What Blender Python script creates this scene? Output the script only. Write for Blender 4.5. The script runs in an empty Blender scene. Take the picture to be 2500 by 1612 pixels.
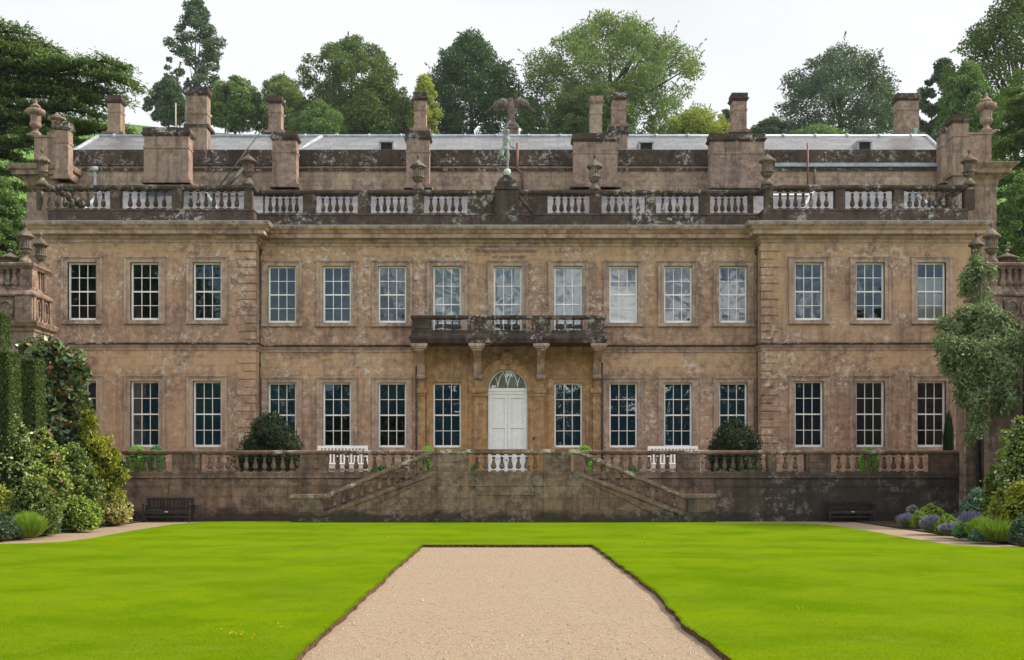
import bpy, math, random
import numpy as np
from mathutils import Vector, geometry as mgeo

SC = bpy.context.scene
COL = SC.collection
R = math.radians
rnd = random.Random(7)
rng = np.random.default_rng(11)

# ------------------------------------------------------------------ camera
F, CX, HY, EYE = 2750.0, 1234.0, 1150.0, 1.8      # focal length, vanishing point (photo pixels), eye height


def PX(px, Y): return (px - CX) * Y / F
def PZ(py, Y): return EYE + (HY - py) * Y / F


cam = bpy.data.cameras.new('camera')
cam.sensor_width = 36.0
cam.lens = 36.0 * F / 2500.0
cam.shift_x = (1250 - CX) / 2500.0
cam.shift_y = (HY - 806) / 2500.0
cam.clip_start, cam.clip_end = 0.5, 3000
camo = bpy.data.objects.new('camera', cam)
COL.objects.link(camo)
camo.location = (0, 0, EYE)
camo.rotation_euler = (R(90), 0, 0)
SC.camera = camo

# ------------------------------------------------------------------ view, sky, sun
SC.view_settings.view_transform = 'Standard'
SC.view_settings.look = 'None'
SC.view_settings.exposure = 0.34
SC.view_settings.gamma = 1.0
SC.cycles.max_bounces = 8
SC.cycles.diffuse_bounces = 3
SC.cycles.glossy_bounces = 3
SC.cycles.transparent_max_bounces = 12
SC.cycles.transmission_bounces = 4
SC.cycles.caustics_reflective = False
SC.cycles.caustics_refractive = False

SUN_DIR = Vector((0.76, 0.12, 0.64)).normalized()
SUN_EL = math.asin(SUN_DIR.z)
sun = bpy.data.lights.new('sun', 'SUN')
sun.energy = 4.7
sun.angle = R(10)
sun.color = (1.0, 0.93, 0.82)
suno = bpy.data.objects.new('sun', sun)
COL.objects.link(suno)
suno.rotation_euler = SUN_DIR.to_track_quat('Z', 'Y').to_euler()


class NT:
    """small helper for building node trees"""
    def __init__(self, nt):
        self.nt = nt

    def n(self, kind, props=None, **ins):
        nd = self.nt.nodes.new('ShaderNode' + kind)
        for k, v in (props or {}).items():
            setattr(nd, k, v)
        for k, v in ins.items():
            key = k.replace('_', ' ')
            if key.startswith('i') and key[1:].isdigit():
                sock = nd.inputs[int(key[1:])]
            else:
                sock = nd.inputs[key]
            self.set(sock, v)
        return nd

    def set(self, sock, v):
        if isinstance(v, bpy.types.NodeSocket):
            self.nt.links.new(v, sock)
        elif isinstance(v, bpy.types.Node):
            self.nt.links.new(v.outputs[0], sock)
        else:
            if sock.type == 'RGBA' and len(v) == 3:
                v = (*v, 1)
            sock.default_value = v

    def math(self, op, a, b=0.0, clamp=False):
        return self.n('Math', {'operation': op, 'use_clamp': clamp}, i0=a, i1=b)

    def ramp(self, fac, p0, p1, lo=0.0, hi=1.0):
        return self.n('MapRange', {'interpolation_type': 'SMOOTHSTEP'}, i0=fac, i1=p0, i2=p1, i3=lo, i4=hi)

    def mix(self, fac, a, b, mode='MIX'):
        nd = self.nt.nodes.new('ShaderNodeMix')
        nd.data_type = 'RGBA'
        nd.blend_type = mode
        self.set(nd.inputs[0], fac)
        self.set(nd.inputs[6], a)
        self.set(nd.inputs[7], b)
        return nd.outputs[2]

    def noise(self, vec, scale, detail=4, rough=0.55, dist=0.0):
        return self.n('TexNoise', None, Vector=vec, Scale=scale, Detail=detail, Roughness=rough, Distortion=dist).outputs[0]

    def scaled(self, vec, s):
        return self.n('VectorMath', {'operation': 'MULTIPLY'}, i0=vec, i1=s).outputs[0]


world = bpy.data.worlds.new('World')
SC.world = world
world.use_nodes = True
wn = NT(world.node_tree)
world.node_tree.nodes.clear()
sky = wn.n('TexSky', {'sky_type': 'NISHITA', 'sun_disc': False, 'sun_elevation': SUN_EL,
                      'sun_rotation': math.atan2(SUN_DIR.x, SUN_DIR.y), 'air_density': 1.0, 'dust_density': 0.6})
gen = wn.n('TexCoord').outputs['Generated']
sep = wn.n('SeparateXYZ', None, Vector=gen)
back = wn.ramp(sep.outputs['Y'], -0.35, 0.15, 1.0, 0.0)            # 1 on the side behind the photographer
cl = wn.noise(wn.scaled(gen, (1, 1, 2.6)), 3.4, 8, 0.55, 0.3)
cl2 = wn.noise(wn.scaled(gen, (1, 1, 2.0)), 1.6, 5, 0.5)
cloud_back = wn.ramp(cl, 0.46, 0.60)
cover = wn.n('Mix', {'data_type': 'FLOAT'}, i0=back, i2=0.97, i3=cloud_back).outputs[0]
elev = wn.ramp(sep.outputs['Z'], 0.42, 0.95, 1.0, 1.6)
front_b = wn.math('MULTIPLY', elev, wn.ramp(cl2, 0.36, 0.64, 0.70, 0.82))
back_b = wn.ramp(cl2, 0.3, 0.7, 1.9, 3.3)
bright = wn.n('Mix', {'data_type': 'FLOAT'}, i0=back, i2=front_b, i3=back_b).outputs[0]
ccol = wn.mix(1.0, (9.7, 9.85, 10.1), bright, 'MULTIPLY')
skyc = wn.mix(1.0, sky, (1.6, 1.6, 1.6), 'MULTIPLY')
wcol = wn.mix(cover, skyc, ccol)
bg = wn.n('Background', None, Color=wcol, Strength=0.1)
wo = wn.n('OutputWorld', None, Surface=bg)

# ------------------------------------------------------------------ materials


def new_mat(name):
    m = bpy.data.materials.new(name)
    m.use_nodes = True
    m.node_tree.nodes.clear()
    return m, NT(m.node_tree)


def out(nt, shader, disp=None):
    nt.n('OutputMaterial', None, Surface=shader)


def principled(nt, color, rough=0.9, normal=None, spec=0.3, metal=0.0):
    p = nt.n('BsdfPrincipled')
    nt.set(p.inputs['Base Color'], color)
    nt.set(p.inputs['Roughness'], rough)
    nt.set(p.inputs['Specular IOR Level'], spec)
    nt.set(p.inputs['Metallic'], metal)
    if normal is not None:
        nt.set(p.inputs['Normal'], normal)
    return p


def plain(name, color, rough=0.7, spec=0.3, metal=0.0, var=0.12, scale=6.0, bump=0.0):
    m, nt = new_mat(name)
    pos = nt.n('NewGeometry').outputs['Position']
    nz = nt.noise(pos, scale, 6)
    dark = tuple(c * (1 - var * 2) for c in color)
    light = tuple(min(1, c * (1 + var)) for c in color)
    c = nt.mix(nt.ramp(nz, 0.3, 0.7), dark, light)
    nrm = None
    if bump:
        nrm = nt.n('Bump', None, Strength=bump, Distance=0.02, Height=nt.noise(pos, scale * 6, 5)).outputs[0]
    out(nt, principled(nt, c, rough, nrm, spec, metal))
    return m


def stone(name, base, alt, ochre, dark, streak=0.5, lichen=0.5, lich_col=(0.42, 0.37, 0.30), blocks=(0.85, 0.36),
          joint=0.25, ochre_amt=0.5, grime=0.5, east=0.0, bands=0):
    m, nt = new_mat(name)
    pos = nt.n('NewGeometry').outputs['Position']
    s = nt.n('SeparateXYZ', None, Vector=pos)
    along = nt.math('ADD', s.outputs['X'], s.outputs['Y'])
    bv = nt.n('CombineXYZ', None, X=along, Y=s.outputs['Z'], Z=0.0).outputs[0]
    big = nt.noise(pos, 0.33, 5, 0.6)
    mid = nt.noise(nt.scaled(pos, (1, 1, 1.6)), 1.1, 7, 0.62)
    fine = nt.noise(pos, 7.0, 9, 0.72)
    grain = nt.noise(pos, 38.0, 4, 0.6)
    stre = nt.noise(nt.scaled(pos, (2.6, 2.6, 0.28)), 1.0, 6, 0.62)
    br = nt.n('TexBrick', {'offset': 0.5}, Vector=bv, Color1=(0.25, 0.25, 0.25, 1), Color2=(0.8, 0.8, 0.8, 1),
              Mortar=(0.5, 0.5, 0.5, 1), Scale=1.0, Mortar_Size=0.008, Mortar_Smooth=0.3, Bias=0.0,
              Brick_Width=blocks[0], Row_Height=blocks[1])
    c = nt.mix(nt.ramp(mid, 0.40, 0.60), base, alt)
    med = nt.noise(pos, 3.6, 9, 0.72)
    c = nt.mix(0.85, c, nt.mix(nt.ramp(med, 0.40, 0.60), (0.62, 0.60, 0.58), (1.38, 1.36, 1.34)), 'MULTIPLY')
    c = nt.mix(nt.math('MULTIPLY', nt.ramp(big, 0.46, 0.66), ochre_amt, True), c, ochre)
    bvv = nt.n('SeparateColor', None, Color=br.outputs['Color']).outputs[0]
    c = nt.mix(nt.ramp(bvv, 0.2, 0.85, 0.0, 0.55), c, nt.mix(nt.ramp(fine, 0.3, 0.7), ochre, alt))
    c = nt.mix(nt.math('MULTIPLY', nt.ramp(stre, 0.46, 0.66), streak, True), c, dark)
    gr = nt.math('MULTIPLY', nt.ramp(nt.noise(pos, 2.3, 8, 0.7), 0.5, 0.68), grime, True)
    c = nt.mix(gr, c, dark)
    if bands:                                       # cleaner ochre ashlar in courses below the string course and below the cornice
        zz = s.outputs['Z']
        bn = nt.math('ADD', zz, nt.math('MULTIPLY', nt.math('SUBTRACT', mid, 0.5), 1.6))
        b1 = nt.math('MULTIPLY', nt.ramp(bn, 6.0, 6.45), nt.ramp(bn, 7.0, 7.25, 1.0, 0.0))
        b2 = nt.math('MULTIPLY', nt.ramp(bn, 11.0, 11.4), 0.7)
        bt = nt.math('MULTIPLY', nt.math('MAXIMUM', b1, b2), nt.ramp(nt.math('ADD', nt.math('MULTIPLY', bvv, .35), nt.math('MULTIPLY', med, .9)), 0.44, 0.78, 0.0, 0.8))
        c = nt.mix(bt, c, (0.54, 0.345, 0.18))
    if east:                                        # black algae spreading over the right hand end
        al = nt.math('MULTIPLY', nt.ramp(nt.math('ADD', s.outputs['X'], nt.math('MULTIPLY', nt.noise(pos, 0.7, 6, .65), 9.0)), 9.0, 15.0), nt.ramp(s.outputs['Z'], 2.3, 1.3, east * .35, east))
        c = nt.mix(al, c, dark)
        damp = nt.ramp(nt.math('ADD', s.outputs['Z'], nt.math('MULTIPLY', nt.math('SUBTRACT', mid, 0.5), 1.5)), 0.16, 0.46, 0.85, 0.0)
        c = nt.mix(damp, c, dark)
    # pale lichen in patches
    patch = nt.ramp(nt.noise(nt.scaled(pos, (1, 1, .8)), 0.62, 5, 0.6), 0.45, 0.58)
    spot = nt.ramp(nt.noise(pos, 3.4, 10, 0.82), 0.51, 0.57)
    c = nt.mix(nt.math('MULTIPLY', nt.math('MULTIPLY', patch, spot), lichen, True), c, lich_col)
    c = nt.mix(nt.math('MULTIPLY', br.outputs['Fac'], joint, True), c, dark)
    c = nt.mix(0.55, c, nt.mix(nt.ramp(grain, 0.25, 0.75), (0.62, 0.62, 0.62), (1.3, 1.3, 1.3)), 'MULTIPLY')
    h = nt.math('SUBTRACT', nt.math('ADD', nt.math('MULTIPLY', fine, 0.6), nt.math('MULTIPLY', grain, 0.35)),
                nt.math('MULTIPLY', br.outputs['Fac'], 0.5))
    nrm = nt.n('Bump', None, Strength=0.5, Distance=0.03, Height=h).outputs[0]
    out(nt, principled(nt, c, 0.92, nrm, 0.2))
    return m


M = {}
M['facade'] = stone('facade_stone', (0.420, 0.264, 0.178), (0.295, 0.180, 0.124), (0.53, 0.330, 0.18), (0.130, 0.086, 0.060),
                    streak=0.45, lichen=0.9, lich_col=(0.60, 0.50, 0.38), joint=0.3, grime=0.34, ochre_amt=0.8, bands=1)
M['trim'] = stone('trim_stone', (0.43, 0.302, 0.218), (0.33, 0.225, 0.168), (0.50, 0.36, 0.245), (0.11, 0.080, 0.058),
                  streak=0.5, lichen=0.45, joint=0.05, grime=0.42, blocks=(1.3, 4.0), ochre_amt=0.8)
M['portico'] = stone('portico_stone', (0.43, 0.275, 0.130), (0.33, 0.195, 0.092), (0.48, 0.25, 0.080), (0.13, 0.085, 0.052),
                     streak=0.45, lichen=0.22, joint=0.1, grime=0.3)
M['weathered'] = stone('weathered_stone', (0.088, 0.059, 0.042), (0.054, 0.038, 0.029), (0.122, 0.079, 0.050), (0.028, 0.026, 0.020),
                       streak=0.6, lichen=0.8, lich_col=(0.46, 0.43, 0.37), joint=0.5, grime=0.6, blocks=(1.4, 0.55))
M['terrace'] = stone('terrace_stone', (0.240, 0.155, 0.104), (0.160, 0.102, 0.073), (0.31, 0.195, 0.113), (0.034, 0.029, 0.023),
                     streak=0.55, lichen=0.45, lich_col=(0.36, 0.31, 0.24), joint=0.6, grime=0.6, blocks=(1.1, 0.42), east=0.85)
M['coping'] = stone('coping_stone', (0.26, 0.175, 0.125), (0.17, 0.112, 0.084), (0.33, 0.22, 0.14), (0.055, 0.043, 0.034),
                    streak=0.3, lichen=1.0, lich_col=(0.60, 0.54, 0.45), joint=0.2, grime=0.5, blocks=(1.4, 4.0))
M['attic'] = stone('attic_stone', (0.42, 0.305, 0.215), (0.29, 0.205, 0.150), (0.52, 0.37, 0.22), (0.11, 0.080, 0.062),
                   streak=0.5, lichen=0.3, joint=0.6, grime=0.5, blocks=(0.7, 0.22))
M['chimney'] = stone('chimney_stone', (0.315, 0.215, 0.160), (0.235, 0.155, 0.120), (0.385, 0.275, 0.185), (0.085, 0.062, 0.050),
                     streak=0.6, lichen=0.2, joint=0.12, grime=0.5, blocks=(1.2, 0.6))
M['pier'] = stone('pier_stone', (0.245, 0.160, 0.118), (0.170, 0.108, 0.082), (0.33, 0.215, 0.13), (0.055, 0.043, 0.034),
                  streak=0.6, lichen=0.6, joint=0.5, grime=0.55, blocks=(1.0, 0.45))
M['urn'] = stone('urn_stone', (0.15, 0.110, 0.078), (0.10, 0.074, 0.056), (0.20, 0.145, 0.09), (0.035, 0.03, 0.024),
                 streak=0.5, lichen=0.7, lich_col=(0.34, 0.31, 0.25), joint=0.0, grime=0.6)
M['white'] = plain('white_paint', (0.86, 0.83, 0.76), 0.45, 0.4, var=0.03)
M['sash'] = plain('sash_paint', (0.89, 0.84, 0.74), 0.45, 0.4, var=0.03)
M['lead'] = plain('lead_sheet', (0.34, 0.36, 0.37), 0.45, 0.5, var=0.15, scale=3)
M['iron'] = plain('iron_paint', (0.055, 0.05, 0.045), 0.6, 0.4, var=0.15)
M['pipe'] = plain('brown_pipe', (0.17, 0.085, 0.060), 0.6, 0.4, var=0.15)
M['darkwood'] = plain('dark_weathered_wood', (0.035, 0.026, 0.019), 0.75, 0.3, var=0.2)
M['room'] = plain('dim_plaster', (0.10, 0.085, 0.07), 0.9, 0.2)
M['navy'] = plain('navy_blind', (0.010, 0.060, 0.095), 0.85, 0.2, var=0.1, scale=1.0)
M['navydark'] = plain('black_blind', (0.014, 0.030, 0.055), 0.85, 0.2, var=0.1, scale=1.0)
M['greyblind'] = plain('grey_blind', (0.22, 0.24, 0.22), 0.85, 0.2, var=0.08, scale=1.0)
M['cream'] = plain('cream_blind', (0.80, 0.70, 0.62), 0.85, 0.2, var=0.08, scale=1.4)
M['bark'] = plain('tree_bark', (0.050, 0.038, 0.028), 0.9, 0.2, var=0.25, scale=4)
M['soil'] = plain('border_soil', (0.055, 0.036, 0.024), 0.95, 0.1, var=0.3, scale=9, bump=0.6)
M['turfedge'] = plain('turf_edge_soil', (0.13, 0.072, 0.040), 0.95, 0.1, var=0.35, scale=14, bump=0.8)
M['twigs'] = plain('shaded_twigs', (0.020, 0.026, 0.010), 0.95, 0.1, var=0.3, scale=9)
M['bronze'] = plain('verdigris_lead', (0.25, 0.27, 0.24), 0.6, 0.4, var=0.2, scale=5)
M['globe'] = plain('pale_lead', (0.55, 0.56, 0.50), 0.6, 0.4, var=0.12, scale=5)
M['eagle'] = stone('eagle_stone', (0.20, 0.145, 0.12), (0.14, 0.095, 0.08), (0.23, 0.17, 0.14), (0.05, 0.038, 0.034),
                   streak=0.4, lichen=0.6, lich_col=(0.33, 0.30, 0.28), joint=0.0, grime=0.7)
M['letters'] = plain('carved_letters', (0.12, 0.085, 0.058), 0.9, 0.1)
M['louvre'] = plain('grey_louvre', (0.13, 0.115, 0.105), 0.7, 0.3)
M['copper'] = plain('green_copper', (0.22, 0.40, 0.33), 0.6, 0.3)


def slate():
    m, nt = new_mat('pale_slate')
    pos = nt.n('NewGeometry').outputs['Position']
    s = nt.n('SeparateXYZ', None, Vector=pos)
    v = nt.n('CombineXYZ', None, X=s.outputs['X'], Y=nt.math('MULTIPLY', s.outputs['Z'], 2.2), Z=0.0).outputs[0]
    br = nt.n('TexBrick', {'offset': 0.5}, Vector=v, Color1=(0.1, 0.1, 0.1, 1), Color2=(0.9, 0.9, 0.9, 1), Mortar=(0.0, 0.0, 0.0, 1),
              Scale=1.0, Mortar_Size=0.028, Mortar_Smooth=0.1, Bias=0.0, Brick_Width=0.8, Row_Height=0.62)
    bvv = nt.n('SeparateColor', None, Color=br.outputs['Color']).outputs[0]
    c = nt.mix(nt.ramp(bvv, 0.05, 0.95), (0.080, 0.079, 0.078), (0.155, 0.144, 0.142))
    c = nt.mix(nt.ramp(nt.noise(pos, 1.1, 6), 0.45, 0.7, 0, 0.5), c, (0.17, 0.145, 0.144))
    c = nt.mix(nt.ramp(nt.noise(pos, 5.0, 8, 0.7), 0.56, 0.7, 0, 0.5), c, (0.09, 0.09, 0.09))
    c = nt.mix(br.outputs['Fac'], c, (0.045, 0.042, 0.045))
    nrm = nt.n('Bump', None, Strength=0.6, Distance=0.02, Height=nt.math('SUBTRACT', bvv, br.outputs['Fac'])).outputs[0]
    out(nt, principled(nt, c, 0.38, nrm, 0.6))
    return m


M['slate'] = slate()


def glass():
    m, nt = new_mat('old_window_glass')
    geo = nt.n('NewGeometry')
    pos = geo.outputs['Position']
    w = nt.noise(pos, 1.5, 1, 0.4, 0.6)
    # every pane of old crown glass sits at its own slight tilt
    s = nt.n('SeparateXYZ', None, Vector=pos)
    cell = nt.n('CombineXYZ', None, X=nt.math('FLOOR', nt.math('MULTIPLY', s.outputs['X'], 2.55)),
                Y=nt.math('FLOOR', nt.math('MULTIPLY', s.outputs['Z'], 1.55)), Z=0.0).outputs[0]
    wnz = nt.n('TexWhiteNoise', {'noise_dimensions': '3D'}, Vector=cell).outputs['Color']
    tilt = nt.n('VectorMath', {'operation': 'MULTIPLY'}, i0=nt.n('VectorMath', {'operation': 'SUBTRACT'}, i0=wnz, i1=(0.5, 0.5, 0.5)).outputs[0],
                i1=(0.020, 0.0, 0.022)).outputs[0]
    bump = nt.n('Bump', None, Strength=0.4, Distance=0.03, Height=w).outputs[0]
    nrm = nt.n('VectorMath', {'operation': 'NORMALIZE'}, i0=nt.n('VectorMath', {'operation': 'ADD'}, i0=bump, i1=tilt).outputs[0]).outputs[0]
    gl = nt.n('BsdfGlossy', None, Color=(0.95, 0.98, 1.0, 1), Roughness=0.01, Normal=nrm)
    tr = nt.n('BsdfTransparent', None, Color=(0.82, 0.87, 0.86, 1))
    fr = nt.n('Fresnel', None, IOR=1.5)
    fac = nt.math('ADD', nt.math('MULTIPLY', fr, 1.0), 0.045, True)
    mx = nt.n('MixShader', None, i0=fac, i1=tr, i2=gl)
    out(nt, mx)
    return m


M['glass'] = glass()


def leaf_mat(name, c1, c2, c3=None, trans=0.3, rough=0.55, spec=0.25):
    m, nt = new_mat(name)
    geo = nt.n('NewGeometry')
    r_ = geo.outputs['Random Per Island']
    cl_ = nt.noise(geo.outputs['Position'], 0.9, 3)
    c = nt.mix(r_, c1, c2)
    c = nt.mix(nt.ramp(cl_, 0.35, 0.65, 0.0, 0.45), c, c2)
    if c3:
        c = nt.mix(nt.ramp(r_, 0.9, 0.93), c, c3)
    p = principled(nt, c, rough, None, spec)
    t = nt.n('BsdfTranslucent', None, Color=nt.mix(0.5, c, (1.2, 1.25, 0.55), 'MULTIPLY'))
    out(nt, nt.n('MixShader', None, i0=trans, i1=p, i2=t))
    return m


L = {}
L['oak'] = leaf_mat('leaf_oak', (0.052, 0.099, 0.019), (0.127, 0.176, 0.037))
L['darkoak'] = leaf_mat('leaf_dark', (0.032, 0.074, 0.021), (0.071, 0.125, 0.037))
L['beech'] = leaf_mat('leaf_beech', (0.102, 0.164, 0.042), (0.205, 0.27, 0.071))
L['lime'] = leaf_mat('leaf_lime', (0.227, 0.273, 0.041), (0.39, 0.407, 0.069))
L['mid'] = leaf_mat('leaf_mid', (0.083, 0.167, 0.04), (0.167, 0.25, 0.067))
L['blue'] = leaf_mat('leaf_bluish', (0.048, 0.092, 0.04), (0.112, 0.158, 0.078))
L['cedar'] = leaf_mat('needle_cedar', (0.037, 0.085, 0.019), (0.14, 0.198, 0.034), trans=0.2)
L['yew'] = leaf_mat('needle_yew', (0.01, 0.025, 0.007), (0.025, 0.047, 0.012), trans=0.1)
L['hedge'] = leaf_mat('needle_hedge', (0.039, 0.065, 0.012), (0.092, 0.131, 0.019), trans=0.25)
L['box'] = leaf_mat('leaf_box', (0.13, 0.309, 0.035), (0.262, 0.5, 0.06), trans=0.25)
L['boxdark'] = leaf_mat('leaf_box_dark', (0.062, 0.177, 0.046), (0.125, 0.27, 0.073), trans=0.2)
L['magnolia'] = leaf_mat('leaf_magnolia', (0.061, 0.105, 0.032), (0.13, 0.167, 0.053), (0.30, 0.13, 0.045), trans=0.1, rough=0.28, spec=0.6)
L['gold'] = leaf_mat('leaf_gold', (0.094, 0.144, 0.018), (0.338, 0.338, 0.027), trans=0.3)
L['variegated'] = leaf_mat('leaf_variegated', (0.152, 0.174, 0.039), (0.548, 0.478, 0.183), trans=0.2)
L['shrub'] = leaf_mat('leaf_shrub', (0.141, 0.23, 0.032), (0.307, 0.396, 0.056), trans=0.25)
L['shrubdark'] = leaf_mat('leaf_shrub_dark', (0.078, 0.129, 0.026), (0.194, 0.237, 0.046), trans=0.2)
L['rose'] = leaf_mat('leaf_rose', (0.101, 0.159, 0.031), (0.233, 0.281, 0.061), (0.72, 0.68, 0.55), trans=0.15)
L['pinkrose'] = leaf_mat('leaf_pink', (0.141, 0.23, 0.032), (0.307, 0.396, 0.056), (0.42, 0.10, 0.22), trans=0.15)
L['teal'] = leaf_mat('leaf_teal', (0.076, 0.16, 0.085), (0.152, 0.246, 0.131), trans=0.2)
L['silver'] = leaf_mat('leaf_silver', (0.083, 0.132, 0.038), (0.259, 0.315, 0.136), trans=0.15)
L['grey'] = leaf_mat('leaf_grey', (0.13, 0.16, 0.12), (0.26, 0.29, 0.23), trans=0.15)
L['lavender'] = leaf_mat('leaf_lavender', (0.15, 0.14, 0.20), (0.28, 0.25, 0.40), trans=0.15)
L['grass'] = leaf_mat('blade_grass', (0.129, 0.232, 0.023), (0.259, 0.392, 0.039), trans=0.25)
L['turf'] = leaf_mat('blade_turf', (0.104, 0.171, 0.001), (0.158, 0.23, 0.002), trans=0.15, rough=0.9, spec=0.0)


def lawn_mat():
    m, nt = new_mat('mown_lawn')
    pos = nt.n('NewGeometry').outputs['Position']
    s = nt.n('SeparateXYZ', None, Vector=pos)
    big = nt.noise(nt.scaled(pos, (0.8, 0.8, 1)), 0.5, 8, 0.68)
    mid = nt.noise(nt.scaled(pos, (1.0, 1.0, 1)), 2.2, 8, 0.7)
    fine = nt.noise(pos, 60.0, 4, 0.7)
    wob = nt.noise(pos, 0.5, 3)
    st = nt.math('SINE', nt.math('ADD', nt.math('ADD', nt.math('MULTIPLY', s.outputs['Y'], 2.1), nt.math('MULTIPLY', s.outputs['X'], 0.45)), nt.math('MULTIPLY', wob, 5.0)))
    c = nt.mix(nt.ramp(big, 0.40, 0.60), (0.077, 0.139, 0.0014), (0.131, 0.191, 0.0021))
    hue = nt.noise(nt.scaled(pos, (1.0, 0.8, 1)), 0.42, 7, 0.66)
    c = nt.mix(nt.ramp(hue, 0.44, 0.62, 0.0, 0.65), c, (0.122, 0.176, 0.0084))
    c = nt.mix(nt.ramp(mid, 0.54, 0.70, 0.0, 0.55), c, (0.079, 0.138, 0.0056))
    c = nt.mix(nt.ramp(nt.noise(nt.scaled(pos, (1.0, 1.1, 1)), 1.4, 8, .68), 0.54, 0.70, 0.0, 0.5), c, (0.172, 0.215, 0.0210))
    c = nt.mix(nt.ramp(st, -0.6, 0.9, 0.0, 0.14), c, (0.172, 0.225, 0.0084))
    c = nt.mix(nt.ramp(fine, 0.35, 0.65, 0.0, 0.45), c, (0.071, 0.122, 0.0021))
    c = nt.mix(nt.ramp(nt.noise(pos, 18.0, 6, .7), 0.50, 0.68, 0.0, 0.4), c, (0.150, 0.211, 0.0098))
    nrm = nt.n('Bump', None, Strength=0.5, Distance=0.02, Height=nt.math('ADD', fine, mid)).outputs[0]
    out(nt, principled(nt, c, 0.95, nrm, 0.0))
    return m


def gravel_mat():
    m, nt = new_mat('pinkish_gravel')
    pos = nt.n('NewGeometry').outputs['Position']
    vor = nt.n('TexVoronoi', {'feature': 'F1'}, Vector=pos, Scale=66.0, Randomness=1.0)
    vc = nt.n('SeparateColor', None, Color=vor.outputs['Color']).outputs[0]
    big = nt.noise(pos, 0.8, 6, 0.6)
    clod = nt.noise(nt.scaled(pos, (1, .55, 1)), 13.0, 8, 0.72)
    c = nt.mix(vc, (0.273, 0.195, 0.1179), (0.405, 0.306, 0.1989))
    c = nt.mix(nt.ramp(big, 0.35, 0.7, 0, 0.55), c, (0.352, 0.268, 0.1848))
    c = nt.mix(nt.ramp(clod, 0.55, 0.64, 0, 0.85), c, (0.176, 0.118, 0.0739))
    c = nt.mix(nt.ramp(vor.outputs['Distance'], 0.35, 0.75, 0, 0.6), c, (0.132, 0.092, 0.0660))
    h = nt.math('ADD', nt.math('MULTIPLY', vor.outputs['Distance'], -0.6), nt.math('MULTIPLY', clod, 1.6))
    nrm = nt.n('Bump', None, Strength=0.6, Distance=0.016, Height=h).outputs[0]
    out(nt, principled(nt, c, 0.95, nrm, 0.15))
    return m


M['lawn'] = lawn_mat()
M['gravel'] = gravel_mat()
M['meadow'] = plain('meadow_grass', (0.115, 0.200, 0.045), 0.95, 0.1, var=0.2, scale=0.12)
M['pebble'] = leaf_mat('pebble_stone', (0.30, 0.215, 0.14), (0.48, 0.375, 0.27), trans=0.0, rough=0.9)
M['petal'] = plain('yellow_petal', (0.75, 0.55, 0.02), 0.6, 0.2)

# ------------------------------------------------------------------ mesh builder and object helpers
WLOC = {}


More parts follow.
